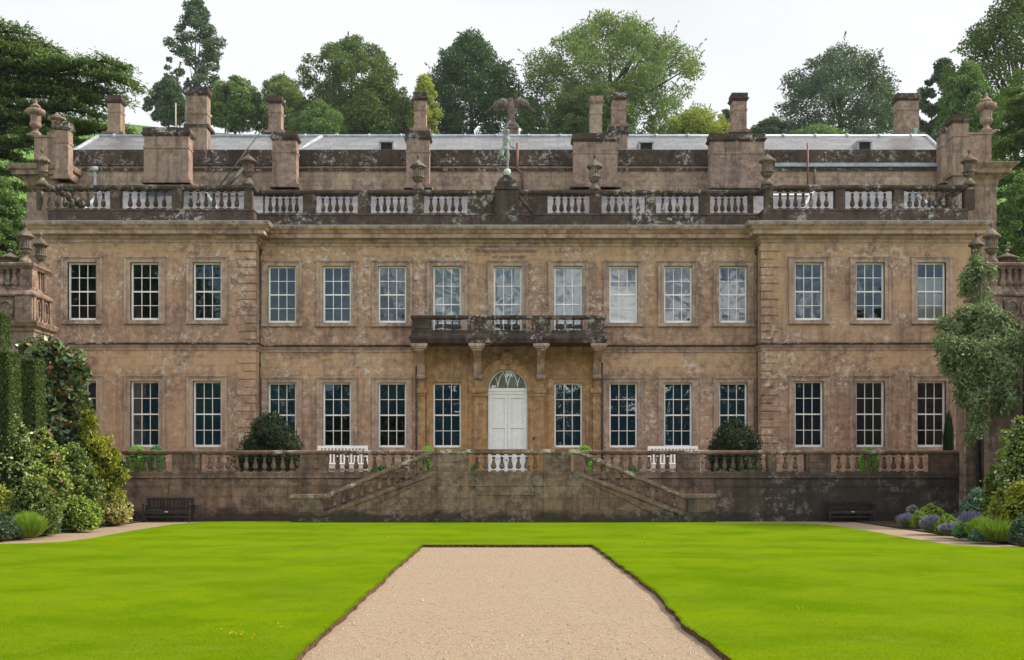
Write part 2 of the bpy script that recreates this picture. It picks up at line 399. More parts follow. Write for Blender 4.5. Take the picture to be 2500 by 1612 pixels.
class MB:
    def __init__(self):
        self.v, self.f, self.s = [], [], []

    def add(self, vs, fs, smooth=False):
        n = len(self.v)
        self.v.extend(vs)
        for f in fs:
            self.f.append(tuple(i + n for i in f))
            self.s.append(smooth)
        return self

    def box(self, x0, x1, y0, y1, z0, z1):
        if x0 > x1: x0, x1 = x1, x0
        if y0 > y1: y0, y1 = y1, y0
        if z0 > z1: z0, z1 = z1, z0
        return self.add([(x0, y0, z0), (x1, y0, z0), (x1, y1, z0), (x0, y1, z0), (x0, y0, z1), (x1, y0, z1), (x1, y1, z1), (x0, y1, z1)],
                        [(0, 3, 2, 1), (4, 5, 6, 7), (0, 1, 5, 4), (1, 2, 6, 5), (2, 3, 7, 6), (3, 0, 4, 7)])

    def taper(self, x0, x1, y0, y1, z0, z1, d):
        """box whose top is d larger on every side"""
        return self.add([(x0, y0, z0), (x1, y0, z0), (x1, y1, z0), (x0, y1, z0),
                         (x0 - d, y0 - d, z1), (x1 + d, y0 - d, z1), (x1 + d, y1 + d, z1), (x0 - d, y1 + d, z1)],
                        [(0, 3, 2, 1), (4, 5, 6, 7), (0, 1, 5, 4), (1, 2, 6, 5), (2, 3, 7, 6), (3, 0, 4, 7)])

    def lathe(self, prof, cx, cy, z0, seg=16, smooth=True, flute=0.0, a0=0.0):
        vs, fs = [], []
        for (r, z) in prof:
            for k in range(seg):
                a = a0 + 2 * math.pi * k / seg
                rr = r * (1 - flute * (k % 2))
                vs.append((cx + rr * math.cos(a), cy + rr * math.sin(a), z0 + z))
        m = len(prof)
        for i in range(m - 1):
            for k in range(seg):
                k2 = (k + 1) % seg
                fs.append((i * seg + k, i * seg + k2, (i + 1) * seg + k2, (i + 1) * seg + k))
        self.add(vs, fs, smooth)
        n = len(self.v) - len(vs)
        self.f.append(tuple(n + k for k in reversed(range(seg)))); self.s.append(False)
        self.f.append(tuple(n + (m - 1) * seg + k for k in range(seg))); self.s.append(False)
        return self

    def prism_xz(self, poly, y0, y1, smooth=False):
        """polygon in x,z (counter-clockwise seen from the front) pushed back from y0 to y1"""
        n = len(poly)
        vs = [(x, y0, z) for x, z in poly] + [(x, y1, z) for x, z in poly]
        fs = [tuple(range(n)), tuple(reversed(range(n, 2 * n)))]
        self.add(vs, fs)
        self.add(vs, [((i + 1) % n, i, n + i, n + (i + 1) % n) for i in range(n)], smooth)
        return self

    def prism_yz(self, poly, x0, x1, smooth=False):
        n = len(poly)
        vs = [(x0, y, z) for y, z in poly] + [(x1, y, z) for y, z in poly]
        self.add(vs, [tuple(range(n)), tuple(reversed(range(n, 2 * n)))])
        self.add(vs, [((i + 1) % n, i, n + i, n + (i + 1) % n) for i in range(n)], smooth)
        return self

    def prism_xy(self, poly, z0, z1):
        n = len(poly)
        vs = [(x, y, z0) for x, y in poly] + [(x, y, z1) for x, y in poly]
        return self.add(vs, [tuple(reversed(range(n))), tuple(range(n, 2 * n))] + [(i, (i + 1) % n, n + (i + 1) % n, n + i) for i in range(n)])

    def tube(self, pts, rad, seg=8, smooth=True, caps=True):
        pts = [Vector(p) for p in pts]
        rads = rad if isinstance(rad, (list, tuple)) else [rad] * len(pts)
        vs, fs = [], []
        prev = None
        for i, p in enumerate(pts):
            d = (pts[min(i + 1, len(pts) - 1)] - pts[max(i - 1, 0)]).normalized()
            ref = prev if prev is not None else (Vector((1, 0, 0)) if abs(d.x) < 0.8 else Vector((0, 1, 0)))
            a = (ref - d * ref.dot(d)).normalized()
            b = d.cross(a)
            prev = a
            for k in range(seg):
                t = 2 * math.pi * k / seg
                q = p + (a * math.cos(t) + b * math.sin(t)) * rads[i]
                vs.append(tuple(q))
        for i in range(len(pts) - 1):
            for k in range(seg):
                k2 = (k + 1) % seg
                fs.append((i * seg + k, i * seg + k2, (i + 1) * seg + k2, (i + 1) * seg + k))
        if caps:
            fs.append(tuple(reversed(range(seg))))
            fs.append(tuple((len(pts) - 1) * seg + k for k in range(seg)))
        return self.add(vs, fs, smooth)

    def sweep(self, path, prof, closed=True):
        """profile of (out, z) carried along a plan path with mitred corners; out is to the right of travel"""
        n = len(path)
        rows = []
        for i, (x, y) in enumerate(path):
            def nrm(a, b):
                dx, dy = b[0] - a[0], b[1] - a[1]
                l = math.hypot(dx, dy)
                return (dy / l, -dx / l)
            if i == 0: m = nrm(path[0], path[1])
            elif i == n - 1: m = nrm(path[-2], path[-1])
            else:
                n0, n1 = nrm(path[i - 1], path[i]), nrm(path[i], path[i + 1])
                k = 1 + n0[0] * n1[0] + n0[1] * n1[1]
                m = ((n0[0] + n1[0]) / k, (n0[1] + n1[1]) / k)
            rows.append([(x + m[0] * d, y + m[1] * d, z) for d, z in prof])
        p = len(prof)
        vs = [q for r_ in rows for q in r_]
        fs = []
        for i in range(n - 1):
            for k in range(p if closed else p - 1):
                k2 = (k + 1) % p
                fs.append((i * p + k, i * p + k2, (i + 1) * p + k2, (i + 1) * p + k))
        if closed:
            fs.append(tuple(range(p)))
            fs.append(tuple(reversed(range((n - 1) * p, n * p))))
        return self.add(vs, fs)

    def build(self, name, mat, parent=None, loc=None):
        me = bpy.data.meshes.new(name)
        base = Vector((0, 0, 0))
        if loc is None and parent is not None:
            base = WLOC[parent.name]
        me.from_pydata([(a - base.x, b - base.y, c - base.z) for a, b, c in self.v], [], self.f)
        me.polygons.foreach_set('use_smooth', self.s)
        me.materials.append(mat)
        me.update()
        return place(name, me, parent, loc)


def place(name, me, parent=None, loc=None):
    o = bpy.data.objects.new(name, me)
    COL.objects.link(o)
    pw = WLOC[parent.name] if parent is not None else Vector((0, 0, 0))
    if parent is not None:
        o.parent = parent
    if loc is None:
        WLOC[o.name] = pw.copy()
    else:
        o.location = Vector(loc) - pw
        WLOC[o.name] = Vector(loc)
    return o


def tag(o, label, cat, group=None):
    o['label'] = label
    o['category'] = cat
    if group: o['group'] = group
    return o


def thing(name, loc, label, cat, group=None):
    o = bpy.data.objects.new(name, None)
    COL.objects.link(o)
    o.location = loc
    o.empty_display_size = 0.3
    WLOC[o.name] = Vector(loc)
    return tag(o, label, cat, group)


def struct(o, kind='structure'):
    o['kind'] = kind
    return o


def copy_tree(src, parent=None, loc=None):
    c = src.copy()
    COL.objects.link(c)
    pw = WLOC[parent.name] if parent is not None else Vector((0, 0, 0))
    c.parent = parent
    if loc is not None:
        c.location = Vector(loc) - pw
        WLOC[c.name] = Vector(loc)
    else:
        WLOC[c.name] = pw + c.location
    for ch in list(src.children):
        copy_tree(ch, c)
    return c


# ------------------------------------------------------------------ foliage helpers


def mesh_np(name, verts, nper, mat, parent, world=True, loc=None):
    """verts: (n*nper,3) array, each run of nper verts is one face"""
    base = np.array(WLOC[parent.name]) if (parent is not None and loc is None) else np.zeros(3)
    v = (verts - base).astype(np.float32)
    nf = len(v) // nper
    me = bpy.data.meshes.new(name)
    me.vertices.add(len(v)); me.vertices.foreach_set('co', v.ravel())
    me.loops.add(len(v)); me.loops.foreach_set('vertex_index', np.arange(len(v), dtype=np.int32))
    me.polygons.add(nf)
    me.polygons.foreach_set('loop_start', np.arange(0, len(v), nper, dtype=np.int32))
    me.polygons.foreach_set('loop_total', np.full(nf, nper, dtype=np.int32))
    me.materials.append(mat)
    me.update(calc_edges=True)
    me.validate()
    return place(name, me, parent, loc)


def unit(a):
    return a / np.maximum(np.linalg.norm(a, axis=1, keepdims=True), 1e-9)


def leaf_cards(pos, outd, size, aspect, up=0.0, droop=0.0, spread=0.8, face_up=0.35, align=0.5):
    """diamond leaves at pos; outd is the direction away from the clump"""
    n = len(pos)
    axis = unit(outd * (0.8 if align < 1 else .15) + rng.normal(0, spread, (n, 3)) + np.array([0, 0, up - droop]))
    nrm = unit(outd * align + rng.normal(0, 0.6, (n, 3)) + np.array([0, 0, face_up]))
    side = unit(np.cross(axis, nrm))
    nrm = np.cross(side, axis)
    s = (size * rng.uniform(0.6, 1.35, n))[:, None]
    base = pos - axis * s * 0.5
    tip = pos + axis * s * 0.5
    w = side * s * aspect * 0.5
    fold = nrm * s * 0.10
    q = np.empty((n, 4, 3))
    q[:, 0] = base; q[:, 1] = pos + w + fold; q[:, 2] = tip; q[:, 3] = pos - w + fold
    return q.reshape(-1, 3)


def sample_lobes(lobes, n, shell=0.55, outer=1.08):
    c = np.array([l[0] for l in lobes]); r = np.array([l[1] for l in lobes])
    wts = (r[:, 0] * r[:, 2] + r[:, 1] * r[:, 2] + r[:, 0] * r[:, 1]) ** 0.9
    idx = rng.choice(len(lobes), n, p=wts / wts.sum())
    d = unit(rng.normal(0, 1, (n, 3)))
    rad = shell + (outer - shell) * rng.random(n) ** 0.7
    return c[idx] + d * r[idx] * rad[:, None], d


def width_at(shape, t):
    return np.interp(t, [p[0] for p in shape], [p[1] for p in shape])


SHAPES = {
    'round': [(0, .45), (.15, .8), (.4, 1), (.65, .92), (.85, .62), (1, .12)],
    'dome': [(0, .8), (.2, 1), (.5, .95), (.75, .72), (.92, .4), (1, .1)],
    'cone': [(0, .85), (.25, 1), (.5, .82), (.75, .5), (.92, .22), (1, .06)],
    'spire': [(0, .9), (.15, 1), (.35, .8), (.5, .62), (.62, .78), (.78, .5), (.9, .42), (1, .2)],
    'wide': [(0, .7), (.2, .95), (.45, 1), (.7, .86), (.88, .55), (1, .2)],
    'broad': [(0, .8), (.2, 1), (.45, .97), (.68, .76), (.86, .46), (1, .12)],
    'egg': [(0, .6), (.3, 1), (.6, .9), (.85, .55), (1, .1)],
}


def envelope_lobes(cx, cy, z0, z1, rx, ry, shape, n, size, flat=0.75, inner=0.35, amp=0.12):
    """clumps spread evenly round the outside of a crown, a few inside"""
    sh = SHAPES[shape]
    lobes = []
    h = z1 - z0
    ts = np.linspace(0, 1, 200)
    cdf = np.cumsum(width_at(sh, ts) + .25); cdf /= cdf[-1]
    a0 = rng.random() * 6.28
    ph = rng.random(3) * 6.28
    for i in range(n):
        t = float(np.interp((i + rng.random()) / n, cdf, ts))
        a = a0 + i * 2.39996 + rng.normal(0, .25)
        w = width_at(sh, t) * (1 + amp * (math.sin(2 * a + ph[0] + 3 * t) + math.sin(3 * a + ph[1] - 7 * t) + math.sin(9 * t + ph[2] + a)) / 1.8)
        q = 1.06 - (1 - inner) * rng.random() ** 2.2
        s = size * rng.uniform(0.5, 1.45)
        rr = np.array([s, s, s * flat])
        x = cx + math.cos(a) * max(0.0, rx * w - s * 0.7) * q
        y = cy + math.sin(a) * max(0.0, ry * w - s * 0.7) * q
        z = z0 + s * flat * 0.5 + t * max(0.1, h - s * flat * 1.4)
        lobes.append((np.array([x, y, z]), rr))
    return lobes


def core_mesh(lobes, k=0.72):
    mb = MB()
    prof = [(math.sin(math.pi * i / 6) * 1.0, -math.cos(math.pi * i / 6)) for i in range(7)]
    for c, r in lobes:
        vs, fs = [], []
        for (pr, pz) in prof:
            for j in range(8):
                a = 2 * math.pi * j / 8
                f = k * rng.uniform(0.8, 1.15)
                vs.append((c[0] + r[0] * pr * math.cos(a) * f, c[1] + r[1] * pr * math.sin(a) * f, c[2] + r[2] * pz * f))
        for i in range(6):
            for j in range(8):
                j2 = (j + 1) % 8
                fs.append((i * 8 + j, i * 8 + j2, (i + 1) * 8 + j2, (i + 1) * 8 + j))
        mb.add(vs, fs, True)
    return mb


def tree(label, x0, x1, ytop, ybot, Y, mat, shape='round', n=9000, leaf=0.5, lobes_n=46, lobe=0.2, zg=None, flat=0.75,
         shell=0.5, stray=0.08, name='broadleaf_tree', aspect=0.7, trunk_x=None, group='trees on the hillside', limbs=14, inner=0.4):
    cx, rx = PX((x0 + x1) / 2, Y), (x1 - x0) / 2 * Y / F
    z1, z0 = PZ(ytop, Y), PZ(ybot, Y)
    if zg is None: zg = hill_z(cx, Y)
    tx = cx if trunk_x is None else PX(trunk_x, Y)
    t = thing(name, (tx, Y, zg), label, 'tree', group)
    lb = envelope_lobes(cx, Y, z0, z1, rx, rx * 0.8, shape, int(lobes_n * 1.15), rx * lobe * 1.02, flat, inner)
    n = int(n * 3.0)
    leaf *= .70
    pos, d = sample_lobes(lb, n, shell * .9, 1.2)
    # stray sprays that break the outline
    ns = int(n * stray)
    if ns:                                           # leafy twigs reaching out of the crown
        na = max(1, ns // 22)
        an = rng.integers(0, ns, na)[np.arange(ns) % na]
        k = rng.random((ns, 1))
        pos[:ns] = pos[an] + d[an] * k * rx * 0.15 + rng.normal(0, 1, (ns, 3)) * (leaf * .45) * (1.1 - k)
        d[:ns] = d[an]
    q = leaf_cards(pos, d, leaf, aspect)
    mesh_np('crown', q, 4, mat, t)
    mb = MB()
    top = z0 + (z1 - z0) * 0.72
    r0 = max(0.2, rx * 0.055)
    mb.tube([(tx, Y, zg - 0.5), (tx + rx * .02, Y, zg + (z0 - zg) * .6 + .3), (tx * .5 + cx * .5, Y, z0 + (z1 - z0) * .35), (cx, Y, top)], [r0, r0 * .85, r0 * .6, r0 * .12], 8)
    for i in range(limbs):
        c, r = lb[rng.integers(len(lb))]
        f = rng.uniform(0.1, 0.45)
        s = np.array([cx, Y, z0 + (z1 - z0) * f])
        if c[2] < s[2]: s[2] = z0 + (c[2] - z0) * 0.5
        m_ = (s + c) / 2 + np.array([0, 0, -0.04 * rx])
        mb.tube([tuple(s), tuple(m_), tuple(c)], [r0 * .38, r0 * .26, r0 * .08], 5)
    mb.build('trunk', M['bark'], t)
    return t


def shrub(name, label, x0, x1, ytop, ybase, mat, Y=None, n=2600, leaf=0.11, shape='dome', lobes_n=16, lobe=0.36, aspect=0.55, zbase=0.0,
          core=True, up=0.2, droop=0.0, group=None, cat='shrub', flat=0.85, depth=1.0, shell=0.55, spread=0.8, stray=0.1, ball=False, blobs=None):
    if Y is None: Y = EYE * F / (ybase - HY)
    cx, rx = PX((x0 + x1) / 2, Y), (x1 - x0) / 2 * Y / F
    z1 = PZ(ytop, Y)
    t = thing(name, (cx, Y, zbase), label, cat, group)
    lobes_n = int(lobes_n * 1.5)
    n = int(n * 1.6)
    lb = envelope_lobes(cx, Y, zbase, z1, rx, rx * depth, shape, lobes_n, min(rx, z1 - zbase) * lobe, flat, 0.3)
    if ball:
        hh = (z1 - zbase) / 2
        lb = [(np.array([cx, Y, zbase + hh]), np.array([rx, rx, hh])), (np.array([cx, Y, zbase + hh * .6]), np.array([rx * .9, rx * .9, hh * .6]))]
    if blobs:
        lb = []
        for (bx_, by_, brx, bry) in blobs:
            for k in range(5):
                y_ = Y + rnd.uniform(-.5, .5) * brx * Y / F
                lb.append((np.array([PX(bx_ + rnd.uniform(-.5, .5) * brx, Y), y_, PZ(by_ + rnd.uniform(-.5, .5) * bry, Y)]), np.array([brx * .55, brx * .6, bry * .55]) * Y / F))
    pos, d = sample_lobes(lb, n, shell)
    ns = int(n * stray)
    if ns: pos[:ns] += d[:ns] * rng.random((ns, 1)) ** 2 * rx * 0.2
    pos[:, 2] = np.maximum(pos[:, 2], zbase + 0.02)
    mesh_np('foliage', leaf_cards(pos, d, leaf, aspect, up, droop, spread), 4, mat, t)
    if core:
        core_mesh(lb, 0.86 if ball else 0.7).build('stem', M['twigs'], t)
    return t


def tuft(name, label, x0, x1, ytop, ybase, mat, Y=None, n=1400, width=0.018, zbase=0.0, group=None, cat='plant', lean=0.45, tip=None):
    """a clump of upright blades or flower spikes"""
    if Y is None: Y = EYE * F / (ybase - HY)
    cx, rx = PX((x0 + x1) / 2, Y), (x1 - x0) / 2 * Y / F
    h = PZ(ytop, Y) - zbase
    t = thing(name, (cx, Y, zbase), label, cat, group)

    def blades(n, w, r, h0, h1, lift=0.0):
        a = rng.random(n) * 2 * np.pi
        q = np.sqrt(rng.random(n)) * r
        b = np.stack([cx + np.cos(a) * q * .6, Y + np.sin(a) * q * .6, np.full(n, zbase)], 1)
        hh = h * rng.uniform(h0, h1, n) * (1 - 0.35 * (q / max(r, 1e-6)) ** 2)
        tipv = b + np.stack([np.cos(a) * q * lean + rng.normal(0, .05, n), np.sin(a) * q * lean + rng.normal(0, .05, n), hh], 1)
        bb = b + (tipv - b) * lift
        ang = rng.random(n) * np.pi
        sd = np.stack([np.cos(ang), np.sin(ang), np.zeros(n)], 1) * w
        mid = (bb + tipv) / 2 + np.stack([np.zeros(n), np.zeros(n), hh * .05], 1)
        qd = np.empty((n, 4, 3))
        qd[:, 0] = bb; qd[:, 1] = mid + sd; qd[:, 2] = tipv; qd[:, 3] = mid - sd
        return qd.reshape(-1, 3)
    mesh_np('foliage', blades(n, width, rx, 0.5, 0.95), 4, mat, t)
    if tip is not None:
        mesh_np('flower_spikes', blades(n // 2, width * 1.5, rx, 0.75, 1.1, 0.6), 4, tip, t)
    return t


# ------------------------------------------------------------------ ground, lawn, paths, hill


def hill_z(x, y):
    """height of the escarpment behind the house"""
    t = min(1.0, max(0.0, (y - 82) / 118.0))
    s = t * t * (3 - 2 * t)
    crest = 62.0 - 0.055 * (x + 62) + 1.2 * math.sin(x * 0.045)
    if y > 200: crest += -0.02 * (y - 200)
    return -0.15 + crest * s


def grid(name, xs, ys, zf, mat, kind='structure'):
    mb = MB()
    nx = len(xs)
    mb.add([(x, y, zf(x, y)) for y in ys for x in xs],
           [(j * nx + i, j * nx + i + 1, (j + 1) * nx + i + 1, (j + 1) * nx + i) for j in range(len(ys) - 1) for i in range(nx - 1)], True)
    return struct(mb.build(name, mat), kind)


grid('ground', np.linspace(-600, 600, 5), np.linspace(-500, 82, 4), lambda x, y: -0.15, M['meadow'])
grid('hill', np.linspace(-260, 260, 53), np.linspace(82, 420, 35), hill_z, M['meadow'])
mb = MB(); mb.add([(-24, -2, -.07), (24, -2, -.07), (24, 42.2, -.07), (-24, 42.2, -.07)], [(0, 1, 2, 3)])
struct(mb.build('gravel_path', M['gravel']))

PATH_L, PATH_R, PATH_END = -2.02, 2.13, 27.5


def jit(pts, amp=0.03, step=0.35):
    """walk a polyline in short steps with small uneven offsets"""
    res = []
    for (a, b) in zip(pts[:-1], pts[1:]):
        n = max(1, int(math.hypot(b[0] - a[0], b[1] - a[1]) / step))
        for i in range(n):
            f = i / n
            k = 0 if i == 0 else amp
            res.append((a[0] + (b[0] - a[0]) * f + rnd.uniform(-k, k), a[1] + (b[1] - a[1]) * f + rnd.uniform(-k, k)))
    res.append(pts[-1])
    return res


left_edge = jit([(PATH_L - .05, -2), (PATH_L, 12), (PATH_L - .02, 20), (PATH_L, PATH_END)], 0.024)
far_edge = jit([(PATH_L, PATH_END), (PATH_R, PATH_END)], 0.01)
right_edge = jit([(PATH_R, PATH_END), (PATH_R + .06, 22), (PATH_R + .13, 17), (PATH_R - .03, 13), (PATH_R + .04, 10.5), (PATH_R, -2)], 0.032)
outer = jit([(23, -2), (23, 26.0), (13.2, 26.2), (11.6, 26.6), (10.85, 27.6), (10.8, 30), (10.95, 34), (10.8, 37.3), (10.3, 38.8), (9.2, 39.35), (7.6, 39.45),
             (7.35, 39.57), (-7.5, 39.57), (-7.6, 40.15), (-9.8, 40.2), (-10.7, 39.6), (-11.25, 38), (-11.25, 34), (-11.1, 30), (-11.25, 28.6), (-12, 28.0), (-13.2, 27.75), (-23, 27.6), (-23, -2)], 0.015, 0.5)
poly = left_edge + far_edge[1:] + right_edge[1:] + outer
tri = mgeo.tessellate_polygon([[Vector((x, y, 0)) for x, y in poly]])
mb = MB()
n = len(poly)
fs = []
for t in tri:
    a, b, c = (Vector((*poly[i], 0)) for i in t)
    fs.append(t if (b - a).cross(c - a).z > 0 else (t[0], t[2], t[1]))
mb.add([(x, y, 0.0) for x, y in poly], fs)
struct(mb.build('lawn', M['lawn']))
mb = MB()
ring = [(x, y, -0.004) for x, y in poly] + [(x, y, -0.075) for x, y in poly]
mb.add(ring, [(i, (i + 1) % n, n + (i + 1) % n, n + i) for i in range(n)])
struct(mb.build('turf_edge', M['turfedge']))
mb = MB()
mb.box(-24, -13.25, 26, 42.2, -.1, -.03); mb.box(12.75, 24, 26.5, 42.2, -.1, -.03)
struct(mb.build('soil_bed', M['soil']))

# grass blades: the near lawn and a fringe along the path edges
edge_pts = np.array([p for p in left_edge + far_edge + right_edge if 8 < p[1] < 28.5])
nf = 7000
ei = rng.integers(0, len(edge_pts) - 1, nf)
ep = edge_pts[ei] + (edge_pts[np.minimum(ei + 1, len(edge_pts) - 1)] - edge_pts[ei]) * rng.random((nf, 1))
ok = np.abs(np.diff(edge_pts, axis=0)).sum(1)[np.minimum(ei, len(edge_pts) - 2)] < 1.2
ep = ep[ok]
ep = ep + rng.normal(0, 0.016, ep.shape)
ep[:, 0] += np.where(ep[:, 1] > PATH_END - .1, 0, np.sign(ep[:, 0]) * 0.02)
nl = 190000
yy = 9.4 + 13 * rng.random(nl) ** 1.7
xx = rng.uniform(-1, 1, nl) * (yy * 0.475)
keep = (xx < PATH_L - 0.05) | (xx > PATH_R + 0.09)
gp = np.concatenate([ep, np.stack([xx, yy], 1)[keep]])
nb = len(gp)
hb = np.where(np.arange(nb) < len(ep), rng.uniform(0.010, 0.024, nb), rng.uniform(0.009, 0.017, nb))
a = rng.random(nb) * 2 * np.pi
b0 = np.stack([gp[:, 0], gp[:, 1], np.full(nb, -0.006)], 1)
tipv = b0 + np.stack([np.cos(a) * hb * .6, np.sin(a) * hb * .6, hb], 1)
sd = np.stack([-np.sin(a), np.cos(a), np.zeros(nb)], 1) * 0.0045
tv = np.empty((nb, 3, 3)); tv[:, 0] = b0 - sd; tv[:, 1] = b0 + sd; tv[:, 2] = tipv
go = mesh_np('grass', tv.reshape(-1, 3), 3, L['turf'], None)
tag(go, 'short bright green mown grass of the lawn with ragged blades along the gravel', 'grass'); struct(go, 'stuff')

# loose stones on the gravel
ns = 15000
yy = 9.6 + 18 * rng.random(ns) ** 1.8
xx = rng.uniform(PATH_L + .03, PATH_R - .03, ns)
sp = rng.random(ns) < .12                            # stones gathered against the cut edges
xx = np.where(sp & (xx < 0), PATH_L + .06 + rng.exponential(.07, ns), np.where(sp, PATH_R - .06 - rng.exponential(.07, ns), xx))
c = np.stack([xx, yy, np.full(ns, -0.066)], 1)
r_ = rng.gamma(2.0, 0.0025, ns) + 0.0025
octa = np.array([(1, 0, 0), (0, 1, 0), (-1, 0, 0), (0, -1, 0), (0, 0, .7), (0, 0, -.7)])
ov = octa[None] * r_[:, None, None] * rng.uniform(0.6, 1.4, (ns, 6, 1)) + c[:, None]
fi = [(0, 1, 4), (1, 2, 4), (2, 3, 4), (3, 0, 4)]
me = bpy.data.meshes.new('loose_gravel')
faces = (np.array(fi)[None] + (np.arange(ns) * 6)[:, None, None]).reshape(-1, 3)
me.from_pydata(ov.reshape(-1, 3).tolist(), [], faces.tolist())
me.materials.append(M['pebble'])
o = place('loose_gravel', me)
tag(o, 'loose pinkish pebbles scattered over the gravel path', 'gravel'); struct(o, 'stuff')

# a scatter of small yellow lawn flowers
fl = []
for (px, py, k) in [(583, 1551, 5), (600, 1558, 3), (562, 1556, 2), (672, 1535, 3), (960, 1312, 3), (1955, 1490, 3), (1565, 1315, 3)]:
    Y = EYE * F / (py - HY)
    for i in range(k):
        fl.append((PX(px, Y) + rnd.gauss(0, .1), Y + rnd.gauss(0, .12), 0.03))
mb = MB()
for (x, y, z) in fl:
    mb.lathe([(0.004, -0.03), (0.004, 0), (0.010, .003), (0.007, .009)], x, y, z, 6)
o = mb.build('lawn_flowers', M['petal'])
tag(o, 'tiny yellow flowers growing in the lawn left of the path', 'flowers'); struct(o, 'stuff')
# ------------------------------------------------------------------ terrace and its wall
TW = 41.6                                   # terrace wall plane
mb = MB(); mb.box(-30, 30, TW + .06, 62, -.14, 1.55)
struct(mb.build('terrace', M['gravel']))

BAL = [(.075, 0), (.075, .07), (.05, .075), (.05, .10), (.085, .16), (.098, .26), (.085, .38), (.055, .55), (.042, .72), (.045, .80), (.062, .82),
       (.062, .86), (.046, .87), (.046, .91), (.078, .93), (.078, 1.0)]


def baluster_mesh(h, w=1.0, seg=12):
    mb = MB()
    mb.box(-.088 * w, .088 * w, -.088 * w, .088 * w, 0, .07 * h)
    mb.lathe([(r * w, .07 * h + z * h * .86) for r, z in BAL[2:-2]], 0, 0, 0, seg)
    mb.box(-.085 * w, .085 * w, -.085 * w, .085 * w, .93 * h, h)
    return mb


def bays(spec, Y):
    """pixel bays (x0, x1, openings) to baluster x positions; the end halves go to the piers"""
    res, halves = [], []
    for (a, b, n) in spec:
        xa, xb = PX(a, Y), PX(b, Y)
        st = (xb - xa) / n
        res += [xa + st * i for i in range(1, n)]
        halves += [(xa, xb)]
    return res, halves


tw = thing('terrace_wall', (0, TW, 0), 'long dark stained stone terrace wall with a balustrade of bulbous balusters', 'terrace wall')
XL, XR = -18.0, 16.99
mb = MB()
mb.box(XL, XR, TW, TW + .4, -.1, 1.53)
mb.box(XL, XR, TW - .05, TW + .39, -.09, .16)
for (a, b) in [(-18, PX(413, TW)), (PX(492, TW), PX(727, TW)), (PX(800, TW), PX(1000, TW)), (PX(1480, TW), PX(1690, TW)), (PX(1745, TW), PX(2005, TW)), (PX(2040, TW), XR - .2)]:
    # slightly proud frames round the panels
    mb.box(a, b, TW - .025, TW + .1, 1.22, 1.5); mb.box(a, b, TW - .03, TW + .1, .17, .42)
for (a, b) in [(415, 490), (730, 798), (1692, 1742), (2008, 2038)]:
    mb.box(PX(a, TW), PX(b, TW), TW - .045, TW + .12, .17, 1.515)
mb.build('wall', M['terrace'], tw)
mb = MB()
GAP = ((XL, PX(1078, TW)), (PX(1402, TW), XR))
for (a, b) in GAP:
    mb = MB()
    mb.box(a, b, TW - .07, TW + .38, 1.535, 1.66); mb.box(a, b, TW - .03, TW + .36, 1.662, 1.77)
    mb.build('plinth', M['terrace'], tw)
for (a, b) in GAP:
    mb = MB()
    mb.sweep([(a, TW), (b, TW)], [(.0, 2.42), (.05, 2.43), (.09, 2.48), (.09, 2.545), (.05, 2.556), (-.35, 2.556), (-.39, 2.5), (-.34, 2.42)])
    mb.build('coping', M['coping'], tw)
spec_t = [(285, 420, 6), (487, 733, 11), (800, 1050, 11), (1428, 1653, 10), (1709, 1874, 8), (1896, 1968, 3), (2029, 2274, 11)]
bx, hv = bays(spec_t, TW)
mb = MB()
piers = [(XL, PX(285, TW)), (PX(420, TW), PX(487, TW)), (PX(733, TW), PX(800, TW)), (PX(1050, TW), PX(1077, TW)), (PX(1403, TW), PX(1428, TW)), (PX(1653, TW), PX(1709, TW)),
         (PX(1874, TW), PX(1896, TW)), (PX(1968, TW), PX(2029, TW)), (PX(2274, TW), XR)]
for (a, b) in piers:
    mb = MB()
    mb.box(a, b, TW - .01, TW + .33, 1.772, 2.418)
    if 0.6 < b - a < 2:
        mb.box(a + .12, b - .12, TW - .03, TW, 1.9, 1.95); mb.box(a + .12, b - .12, TW - .03, TW, 2.25, 2.3)
        mb.box(a + .12, a + .17, TW - .03, TW, 1.952, 2.248); mb.box(b - .17, b - .12, TW - .03, TW, 1.952, 2.248)
    mb.build('pier', M['terrace'], tw)
proto = baluster_mesh(.648).build('baluster', M['terrace'], tw, (bx[0], TW + .16, 1.771))
for x in bx[1:]:
    copy_tree(proto, tw, (x, TW + .16, 1.771))

# ------------------------------------------------------------------ stair in front of the wall: two flights meeting at a landing
SW = 39.6
st = thing('garden_stair', (0, SW, 0), 'double stone stair of two flights rising to a central landing below the white door', 'stair')
xa, xb, xc = PX(711, SW), PX(793, SW), PX(1057, SW)      # end of the left pier, foot and head of the slope
xd, xe, xf = PX(1411, SW), PX(1670, SW), PX(1747, SW)
zlow, ztop = PZ(1207, SW), PZ(1097, SW)
slope = (ztop - zlow) / (xc - xb)
mb = MB()
